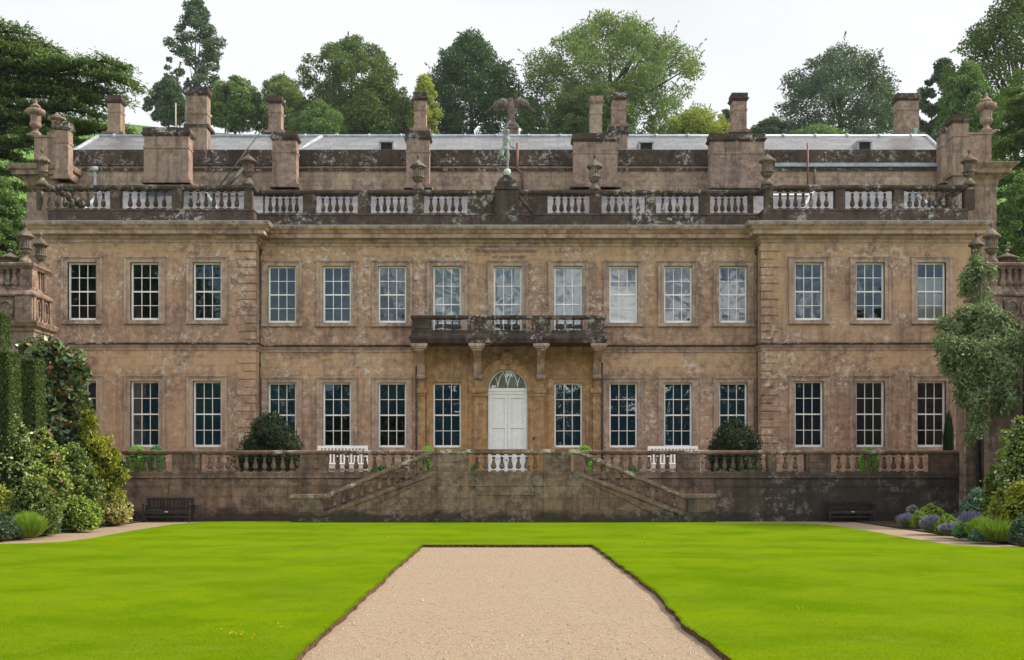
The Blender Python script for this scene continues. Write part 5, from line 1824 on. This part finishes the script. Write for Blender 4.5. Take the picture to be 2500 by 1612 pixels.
# ------------------------------------------------------------------ terrace planting
shrub('yew_bush', 'dark shaggy yew bush on the terrace left of the steps by the drainpipe', 578, 742, 1000, 1165, L['yew'], Y=46.5, n=9000, leaf=.16, zbase=1.55, aspect=.3, lobes_n=30, group='yew bushes against the house', up=.5)
shrub('yew_bush', 'dark rounded yew bush on the terrace at the corner of the right wing', 1722, 1862, 1020, 1165, L['yew'], Y=46.5, n=8000, leaf=.14, zbase=1.55, aspect=.3, lobes_n=30, group='yew bushes against the house', up=.5)
for (a, b, t, m, lab) in ((312, 358, 1089, 'box', 'clipped bright green box ball behind the balusters above the left dark bench'),
                          (362, 402, 1090, 'boxdark', 'clipped dark green box ball beside the bright one behind the left balusters'),
                          (1022, 1068, 1092, 'box', 'clipped green box ball behind the head of the left stair flight'),
                          (1402, 1452, 1090, 'box', 'clipped cloud shaped box plant behind the head of the right stair flight'),
                          (2098, 2146, 1094, 'box', 'clipped bright green box ball behind the balusters above the right dark bench')):
    shrub('box_ball', lab, a, b, t, 1165, L[m], Y=44.2, n=4200, leaf=.05, zbase=1.55, ball=True, shell=.9, group='clipped box plants on the terrace', stray=.02, cat='topiary')
for (a, b, t, lab) in ((285, 310, 1112, 'low green plant behind the leftmost visible balusters'), (900, 958, 1136, 'low blue green plant behind the balusters right of the left white bench'),
                       (1148, 1166, 1132, 'small green plant behind the landing balusters left of the door'), (1525, 1565, 1136, 'low green plant behind the balusters left of the right white bench'),
                       (1718, 1860, 1145, 'low green ground plants in front of the right yew bush')):
    shrub('low_plant', lab, a, b, t, 1165, L['boxdark'], Y=42.8, n=900, leaf=.07, zbase=1.55, lobes_n=10, lobe=.5, cat='plant', flat=.8)
tuft('dark_climber', 'dark narrow evergreen against the house at the right corner window', 2308, 2324, 985, 1165, L['yew'], Y=48.5, n=2200, width=.05, zbase=1.55)

# ------------------------------------------------------------------ clipped hedges at the edges


def hedge(label, x0, x1, Y, depth, ztop, x0b=None):
    a, b = PX(x0, Y), PX(x1, Y)
    h = thing('yew_hedge', ((a + b) / 2, Y, 0), label, 'hedge', 'tall clipped yew hedge columns')
    mb = MB(); flare = .12
    mb.add([(a - flare, Y - flare, -.05), (b + flare, Y - flare, -.05), (b + flare, Y + depth, -.05), (a - flare, Y + depth, -.05), (a + .04, Y + .04, ztop - .08), (b - .04, Y + .04, ztop - .08), (b - .04, Y + depth, ztop - .08), (a + .04, Y + depth, ztop - .08)],
           [(4, 5, 6, 7), (0, 1, 5, 4), (1, 2, 6, 5), (2, 3, 7, 6), (3, 0, 4, 7)])
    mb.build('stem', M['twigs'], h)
    n_ = 15000
    fc = rng.choice(4, n_, p=[.34, .34, .12, .2])
    u, v = rng.random(n_), rng.random(n_)
    t = v
    fl = flare * (1 - t)
    x = np.where(fc == 0, a - fl + (b - a + 2 * fl) * u, np.where(fc == 1, b + fl, np.where(fc == 2, a + (b - a) * u, a - fl)))
    y = np.where(fc == 0, Y - fl, np.where(fc == 2, Y + depth * v, Y - fl + (depth + fl) * u))
    z = np.where(fc == 2, ztop, ztop * v)
    d = np.zeros((n_, 3))
    d[fc == 0] = (0, -1, 0); d[fc == 1] = (1, 0, 0); d[fc == 2] = (0, 0, 1); d[fc == 3] = (-1, 0, 0)
    pos = np.stack([x, y, z], 1) + rng.normal(0, .025, (n_, 3)) - d * .03
    mesh_np('foliage', leaf_cards(pos, d, .085, .4, .15, 0, .9, .1, 2.2), 4, L['hedge'], h)


hedge('tall clipped yew hedge column with a flat top, nearer the magnolia', 45, 86, 36.0, .75, 5.36)
hedge('tall clipped yew hedge column cut off by the left edge of the view', -60, 22, 33.0, .8, 5.3)
hedge('slender clipped hedge top peeping in at the far left edge', -60, 3, 39.6, .8, PZ(765, 39.6))
hedge('slender clipped hedge top peeping in at the far right edge', 2526, 2590, 37.0, .8, PZ(768, 37))

# ------------------------------------------------------------------ left border
shrub('magnolia', 'large magnolia with glossy dark leaves and rusty undersides left of the house', 60, 240, 825, 1270, L['magnolia'], Y=38.6, n=5200, leaf=.30, aspect=.42, spread=1.0, stray=.12, droop=.1, shell=.5,
      blobs=[(110, 862, 50, 36), (158, 885, 42, 42), (110, 930, 50, 50), (178, 940, 38, 46), (140, 985, 56, 52), (186, 1005, 34, 46), (165, 1050, 46, 52), (120, 1060, 48, 58), (190, 1075, 36, 42), (160, 1130, 55, 58), (75, 845, 40, 22), (196, 905, 22, 22)])
shrub('golden_conifer', 'golden yellow green feathery conifer beside the left end of the terrace wall', 175, 312, 985, 1278, L['gold'], Y=38.2, n=8500, leaf=.17, aspect=.3, flat=.55, droop=.05, shell=.45, stray=.15,
      blobs=[(225, 1020, 22, 26), (215, 1055, 34, 26), (235, 1085, 42, 26), (215, 1120, 52, 30), (258, 1118, 40, 24), (240, 1155, 55, 34), (278, 1158, 34, 28), (235, 1200, 58, 40), (275, 1205, 36, 40), (225, 1245, 55, 35), (270, 1245, 40, 32)])
shrub('variegated_shrub', 'cream and green variegated shrub at the foot of the golden conifer', 228, 322, 1188, 1280, L['variegated'], n=3400, leaf=.10, lobes_n=20)
shrub('rose_bush', 'white flowering rose bush below the hedge columns at the left edge', -50, 100, 1005, 1306, L['rose'], Y=33.4, n=5200, leaf=.10, lobes_n=30, lobe=.32, shape='dome')
shrub('green_shrub', 'bright green leafy shrub with pink flowers in the middle of the left border', 40, 170, 1040, 1300, L['pinkrose'], Y=34.6, n=5600, leaf=.11, lobes_n=28, lobe=.34)
shrub('green_shrub', 'dark leaved shrub under the magnolia behind the variegated one', 110, 245, 1075, 1285, L['shrubdark'], Y=36.6, n=5600, leaf=.12, lobes_n=28, lobe=.34)
shrub('green_shrub', 'light green spreading shrub at the path edge left of the variegated one', 140, 245, 1208, 1294, L['shrub'], n=3600, leaf=.09, lobes_n=22)
shrub('green_shrub', 'mottled dark green shrub low in the left border behind the grass clump', 25, 150, 1160, 1306, L['shrubdark'], n=4800, leaf=.09, lobes_n=26)
shrub('yellow_shrub', 'acid yellow green shrub at the left edge below the rose bush', -40, 36, 1182, 1310, L['lime'], Y=31.6, n=3400, leaf=.10, lobes_n=20)
tuft('grass_clump', 'arching green grass clump at the path edge in the left border', 38, 100, 1238, 1312, L['grass'], n=2600, width=.014, lean=.9)
shrub('grey_shrub', 'blue grey leaved shrub at the path edge by the left frame edge', -40, 44, 1252, 1316, L['blue'], n=3400, leaf=.07, lobes_n=20)
shrub('teal_shrub', 'small blue green shrub between the grass clump and the light green shrub', 92, 148, 1225, 1303, L['teal'], n=2200, leaf=.08, lobes_n=16)
tuft('feathery_plant', 'pale feathery spray above the hedge columns beside the magnolia', -10, 105, 815, 1270, L['grey'], Y=38.9, n=1500, width=.012, zbase=4.2, lean=1.3)

# ------------------------------------------------------------------ right border
sc_ = thing('silver_climber', (PX(2390, 40.6), 40.6, 0), 'tall silver leaved climber hanging over the right garden pavilion and buttresses', 'climber')
lob = []
for (cx, cy, rx, ry, Y) in [(2400, 650, 26, 42, 42.6), (2385, 690, 34, 40, 42.5), (2398, 740, 30, 50, 42.3), (2365, 790, 50, 40, 41.5), (2420, 810, 55, 45, 41), (2330, 810, 32, 34, 41.5), (2350, 850, 55, 50, 40.5),
                            (2420, 870, 50, 55, 40), (2460, 850, 36, 50, 40.2), (2370, 920, 42, 46, 40.2), (2440, 925, 40, 55, 39.8), (2375, 980, 32, 40, 40.2), (2385, 1030, 28, 40, 40.2), (2372, 1065, 18, 24, 40.2), (2450, 985, 26, 30, 39.6), (2395, 880, 40, 40, 40), (2322, 838, 26, 36, 41.0), (2338, 880, 34, 40, 40.6), (2410, 780, 60, 46, 41), (2480, 880, 30, 60, 40.2), (2350, 940, 30, 40, 40.3), (2470, 960, 30, 50, 39.8), (2405, 960, 40, 44, 40)]:
    if cy > 770: Y -= 2.3
    for k in range(4):
        f = rnd.uniform(.24, .6)
        lob.append((np.array([PX(cx + rnd.uniform(-.7, .7) * rx, Y), Y + rnd.uniform(-.3, .4), PZ(cy + rnd.uniform(-.7, .7) * ry, Y)]), np.array([rx * f * Y / F, .30, ry * f * 1.35 * Y / F])))
pos, d = sample_lobes(lob, 27000, .4)
mesh_np('foliage', leaf_cards(pos + rng.normal(0, .07, pos.shape), d, .17, .30, 0, .35, 1.1), 4, L['silver'], sc_)
mb = MB()
mb.tube([(PX(2392, 40.3), 40.3, -.05), (PX(2388, 40.2), 40.2, 3.0), (PX(2400, 40.0), 40.0, 5.2), (PX(2390, 41.2), 41.2, 7.0), (PX(2398, 42.4), 42.4, 9.4)], [.11, .09, .08, .06, .03], 8)
mb.build('stem', M['bark'], sc_)
BR = [('silver_plant', 'silvery plant at the far end of the right border by the dark bench', 2205, 2255, 1232, 1282, 'grey', 't'),
      ('lavender', 'lavender clump at the far end of the right border', 2194, 2230, 1254, 1286, 'lavender', 'l'),
      ('green_mound', 'small bright green plant between the first two lavender clumps', 2222, 2268, 1248, 1288, 'shrub', 's'),
      ('green_mound', 'rounded green mound against the dark end of the terrace wall', 2240, 2306, 1228, 1284, 'shrub', 's'),
      ('lavender', 'lavender clump in front of the rounded green mound', 2252, 2305, 1258, 1300, 'lavender', 'l'),
      ('green_mound', 'spreading green plant between the middle lavender clumps', 2282, 2345, 1252, 1302, 'shrub', 's'),
      ('lavender', 'lavender clump at the path edge right of the spreading green plant', 2298, 2346, 1276, 1308, 'lavender', 'l'),
      ('lavender', 'taller lavender clump at the back before the teal bush', 2340, 2400, 1248, 1300, 'lavender', 'l'),
      ('green_mound', 'dark green cushion plant at the path edge', 2325, 2378, 1276, 1313, 'boxdark', 's'),
      ('grass_clump', 'upright bright green clump behind the dark cushion plant', 2368, 2425, 1252, 1316, 'grass', 'g'),
      ('teal_shrub', 'low blue green plant at the path edge before the upright clump', 2362, 2412, 1290, 1321, 'teal', 's'),
      ('grass_clump', 'spiky grass clump leaning over the path near the right edge', 2400, 2475, 1258, 1322, 'grass', 'g'),
      ('grey_shrub', 'blue grey shrub at the right edge of the view', 2462, 2540, 1256, 1330, 'blue', 's'),
      ('yellow_shrub', 'bright yellow green shrub at the right edge above the grey one', 2440, 2545, 1172, 1320, 'gold', 's'),
      ('green_shrub', 'yellowish leafy shrub behind the spiky grass clump', 2405, 2475, 1200, 1310, 'lime', 's'),
      ('teal_shrub', 'large blue green bush at the foot of the nearer buttress', 2345, 2430, 1192, 1290, 'teal', 's'),
      ('rose_bush', 'tall white flowering bush at the right edge in front of the buttress', 2440, 2545, 1010, 1312, 'rose', 's'),
      ('green_shrub', 'leafy green shrub filling the border between the teal bush and the white flowering bush', 2395, 2462, 1130, 1300, 'shrubdark', 's'),
      ('green_shrub', 'bright green upright shrub between buttress and white flowering bush', 2428, 2480, 1050, 1300, 'shrub', 's')]
for (nm, lab, a, b, t, base, m, kind) in BR:
    grp = {'lavender': 'lavender clumps in the right border', 'green_mound': 'green mounds in the right border'}.get(nm)
    if kind == 's':
        big_ = (b - a) * (base - t) > 6000
        shrub(nm, lab, a, b, t, base, L[m], n=5200 if big_ else 2200, leaf=.10 if big_ else .075, lobes_n=26 if big_ else 16, group=grp, cat='shrub' if big_ else 'plant', shape='dome')
    elif kind == 'l':
        tuft(nm, lab, a, b, t, base, L['silver'], n=1500, width=.012, group=grp, lean=.6, tip=L['lavender'])
    elif kind == 't':
        shrub(nm, lab, a, b, t, base, L[m], n=1600, leaf=.09, lobes_n=14, cat='plant')
    else:
        tuft(nm, lab, a, b, t, base, L[m], n=2400, width=.015, lean=.8)

# ------------------------------------------------------------------ trees


def cedar(label, trunk_px, Y, plates, zg, dens=300):
    """layered cedar: flat boughs with gaps of sky between them"""
    t = thing('cedar_tree', (PX(trunk_px, Y), Y, zg), label, 'tree', 'cedars beside the house')
    V, D = [], []
    mb = MB()
    tx = PX(trunk_px, Y)
    ztop = max(PZ(p[2], Y) for p in plates)
    mb.tube([(tx, Y, zg - .3), (tx, Y, zg + 6), (tx + .3, Y + .2, ztop - 3), (tx, Y, ztop)], [.9, .75, .45, .1], 10)
    for (a, b, yp, drop) in plates:
        yy_ = Y + rnd.uniform(-2.5, 1.5)
        x0_, x1_ = PX(a, yy_), PX(b, yy_)
        z_ = PZ(yp, yy_)
        away = 1 if (x0_ + x1_) / 2 > tx else -1
        far_, near_ = (x1_, x0_) if away > 0 else (x0_, x1_)
        dz = drop * yy_ / F
        mb.tube([(tx, Y, z_ - 1.6), (near_ * .6 + tx * .4, Y * .5 + yy_ * .5, z_ - .5), ((near_ + far_) / 2, yy_, z_ - .10), (far_, yy_, z_ - dz)], [.24, .17, .10, .02], 6)
        k = max(4, int(abs(x1_ - x0_) / .55))
        for i in range(k):
            f = (i + .5) / k
            x_ = near_ + (far_ - near_) * f + rnd.uniform(-.2, .2)
            zc = z_ + .22 * math.sin(f * math.pi) - dz * f ** 2.2 + rnd.uniform(-.10, .10)
            m = int(dens * rnd.uniform(.5, 1.2) * (1.1 - .45 * f))
            w_ = rnd.uniform(.30, .55)
            q = rng.normal(0, 1, (m, 3)) * np.array([w_, .75, .085])
            q[:, 2] -= .14 * np.abs(q[:, 0]) * 1.2 + .05 * np.abs(q[:, 1])
            V.append(q + np.array([x_, yy_ + rnd.uniform(-.8, .8), zc])); D.append(unit(np.stack([q[:, 0] + away * .7, q[:, 1] * .6, np.full(m, -.25)], 1)))
    V, D = np.concatenate(V), np.concatenate(D)
    mesh_np('crown', leaf_cards(V, D, .34, .26, 0, .1, .45, .9), 4, L['cedar'], t)
    mb.build('trunk', M['bark'], t)


cedar('dark spreading cedar with flat layered boughs rising left of the house', -70, 75.0,
      [(-90, 82, 72, 12), (-90, 60, 92, 8), (-30, 150, 108, 20), (-80, 110, 128, 14), (20, 165, 136, 16), (190, 312, 146, 22), (-80, 120, 160, 12), (110, 250, 162, 12), (150, 318, 172, 22), (-80, 200, 188, 14), (215, 346, 190, 34),
       (-60, 150, 208, 12), (90, 300, 212, 26), (-80, 220, 232, 14), (140, 270, 240, 20), (-80, 130, 256, 12), (80, 245, 264, 18), (-90, 160, 284, 14), (170, 338, 316, 14), (-90, 90, 310, 14), (40, 230, 300, 14), (60, 210, 336, 12), (-90, 70, 345, 14),
       (-90, 74, 378, 16), (-90, 62, 412, 16), (-90, 70, 446, 16), (-90, 64, 480, 16), (-90, 66, 514, 16), (-90, 56, 548, 16), (-90, 56, 582, 16), (-90, 50, 616, 16)], 0)
cedar('dark cedar with drooping boughs at the right edge behind the house', 2600, 75.0,
      [(2450, 2640, 205, 26), (2470, 2640, 232, 22), (2455, 2640, 262, 26), (2440, 2640, 296, 20), (2425, 2640, 326, 26), (2434, 2640, 352, 22), (2440, 2640, 384, 28), (2428, 2640, 420, 24), (2425, 2640, 452, 30), (2434, 2640, 486, 26), (2440, 2640, 518, 28), (2430, 2640, 550, 26), (2450, 2640, 590, 22), (2455, 2640, 630, 22)], 0, 380)

tree('tall thin dark tree with a bare forked top reaching the top of the view', 388, 566, -12, 305, 196, L['blue'], 'spire', 7000, .55, 60, .16, shell=.35, stray=.1, inner=.5)
tree('small light green tree standing left under the tall thin tree', 362, 460, 185, 305, 190, L['blue'], 'round', 5200, .5, 34, .26)
tree('rounded green tree standing right under the tall thin tree', 505, 642, 182, 318, 192, L['mid'], 'round', 8000, .5, 40, .24)
tree('pale green tree left of the big oak behind the small chimney', 608, 760, 180, 345, 194, L['beech'], 'round', 8500, .5, 44, .22)
tree('small conical pale green tree in front of the big oak', 708, 852, 242, 350, 176, L['mid'], 'cone', 8500, .4, 44, .22)
tree('big dark open crowned oak above the left half of the roof', 722, 995, 86, 350, 186, L['oak'], 'wide', 15000, .5, 90, .15, shell=.4, stray=.06)
tree('lower rounded boughs tree in front of the big oak', 800, 1040, 200, 352, 182, L['oak'], 'dome', 13000, .48, 60, .2)
tree('narrow yellow green tree beside the chimney left of the statue', 992, 1078, 178, 350, 180, L['lime'], 'egg', 5600, .42, 36, .26)
tree('dense dark dome shaped tree left of the eagle sculpture', 1022, 1278, 74, 350, 190, L['darkoak'], 'broad', 17000, .5, 90, .18)
tree('small light green tree behind the eagle sculpture', 1262, 1330, 235, 350, 186, L['mid'], 'round', 3600, .45, 28, .28)
tree('huge feathery beech right of the statue filling the middle of the skyline', 1274, 1706, 32, 360, 188, L['beech'], 'wide', 26000, .5, 130, .13, shell=.4, stray=.12)
tree('darker leafy tree at the foot of the huge beech behind the chimneys', 1335, 1560, 205, 355, 178, L['oak'], 'dome', 11000, .48, 60, .2)
tree('yellow green rounded tree right of the huge beech', 1628, 1778, 262, 352, 182, L['lime'], 'dome', 6500, .42, 40, .22)
tree('small dark tree behind the right broad chimney', 1752, 1800, 262, 350, 196, L['blue'], 'round', 2600, .45, 20, .3)
tree('low bluish tree in the gap right of the broad chimney', 1828, 1945, 285, 350, 200, L['blue'], 'dome', 4600, .48, 34, .24)
tree('oak with layered boughs and a forked top over the right roof', 1900, 2200, 110, 345, 186, L['blue'], 'wide', 13000, .5, 90, .15, shell=.38, stray=.12)
tree('low yellow green bush along the hill in front of the layered oak', 1935, 2070, 308, 350, 176, L['mid'], 'dome', 4000, .4, 30, .26)
tree('thin leaved grey green tree between the layered oak and the tall right trees', 2232, 2372, 138, 420, 140, L['blue'], 'broad', 10000, .42, 60, .2, shell=.35, group='trees at the right end of the house')
tree('tall mid green tree in front of the grey green one at the right', 2290, 2440, 150, 420, 120, L['mid'], 'round', 9500, .36, 60, .2, group='trees at the right end of the house')
tree('very tall tree at the right edge reaching the top of the view', 2300, 2660, -50, 420, 128, L['oak'], 'broad', 17000, .42, 90, .17, group='trees at the right end of the house')
tree('bright green tree low at the left edge behind the garden pavilion', -80, 80, 430, 700, 66, L['mid'], 'dome', 9000, .2, 50, .22, zg=0, group='trees beside the garden pavilions')
tree('bright green tree low at the right edge behind the garden pavilion', 2420, 2580, 420, 720, 66, L['mid'], 'dome', 9000, .2, 50, .22, zg=0, group='trees beside the garden pavilions')

# posts round the young trees and a pole on the hill
for (a, b, t, bt, lab) in ((409, 436, 291, 312, 'wooden guard round the trunk of the small tree left of the tall chimney'), (553, 588, 312, 336, 'wooden guard round the trunk of the tree right of the tall chimney')):
    Y = 172.0
    g = thing('tree_guard', (PX((a + b) / 2, Y), Y, PZ(bt, Y)), lab, 'tree guard', 'tree guards on the hill')
    x0_, x1_, z0_, z1_ = PX(a, Y), PX(b, Y), PZ(bt, Y) - 3, PZ(t, Y)
    for x in (x0_, x1_):
        for y in (Y - .8, Y + .8):
            mb = MB(); mb.box(x - .07, x + .07, y - .07, y + .07, z0_, z1_); mb.build('post', M['bark'], g)
    for k in range(3):
        mb = MB(); zz = z1_ - .35 - .55 * k; mb.box(x0_, x1_, Y - .9, Y - .83, zz - .08, zz); mb.build('rail', M['bark'], g)
mb = MB(); Y = 150.0; mb.tube([(PX(429, Y), Y, PZ(312, Y) - 4), (PX(429, Y), Y, PZ(252, Y))], .09, 8)
tag(mb.build('wooden_pole', plain('pale_wood', (.42, .36, .24), .8)), 'thin pale wooden pole standing left of the tall chimney', 'pole')

# woodland behind the photographer, seen only as reflections in the lower windows
lob = []
for k in range(190):
    x = rnd.uniform(-80, 80)
    top = 15.0 + 1.9 * math.sin(x * .33) + rnd.uniform(-1.5, 1.5) + (15 if x < -39 + rnd.uniform(-3, 3) else 0)
    r = rnd.uniform(2.5, 4.5)
    y = -42 + rnd.uniform(-5, 4)
    z = top - r
    while z > 0:
        lob.append((np.array([x + rnd.uniform(-1, 1), y, z]), np.array([r, r, r * 1.1])))
        z -= r * 1.1
pos, d = sample_lobes(lob, 60000, .75)
wd = mesh_np('woodland', leaf_cards(pos, d, 1.1, .8), 4, L['darkoak'], None)
tag(wd, 'belt of dark woodland across the garden facing the house', 'woodland'); struct(wd, 'stuff')

# ------------------------------------------------------------------ the damp air that softens the far trees
mb = MB(); mb.box(-300, 300, -70, 480, -1.2, 100)
m, nt = new_mat('pale_haze')
vol = nt.n('VolumePrincipled', None, Color=(0.86, 0.90, 0.94, 1), Density=0.00011, Anisotropy=0.2)
nt.n('OutputMaterial', None, Volume=vol)
hz = mb.build('haze', m)
tag(hz, 'thin pale haze in the air between the house and the hillside trees', 'haze'); struct(hz, 'stuff')
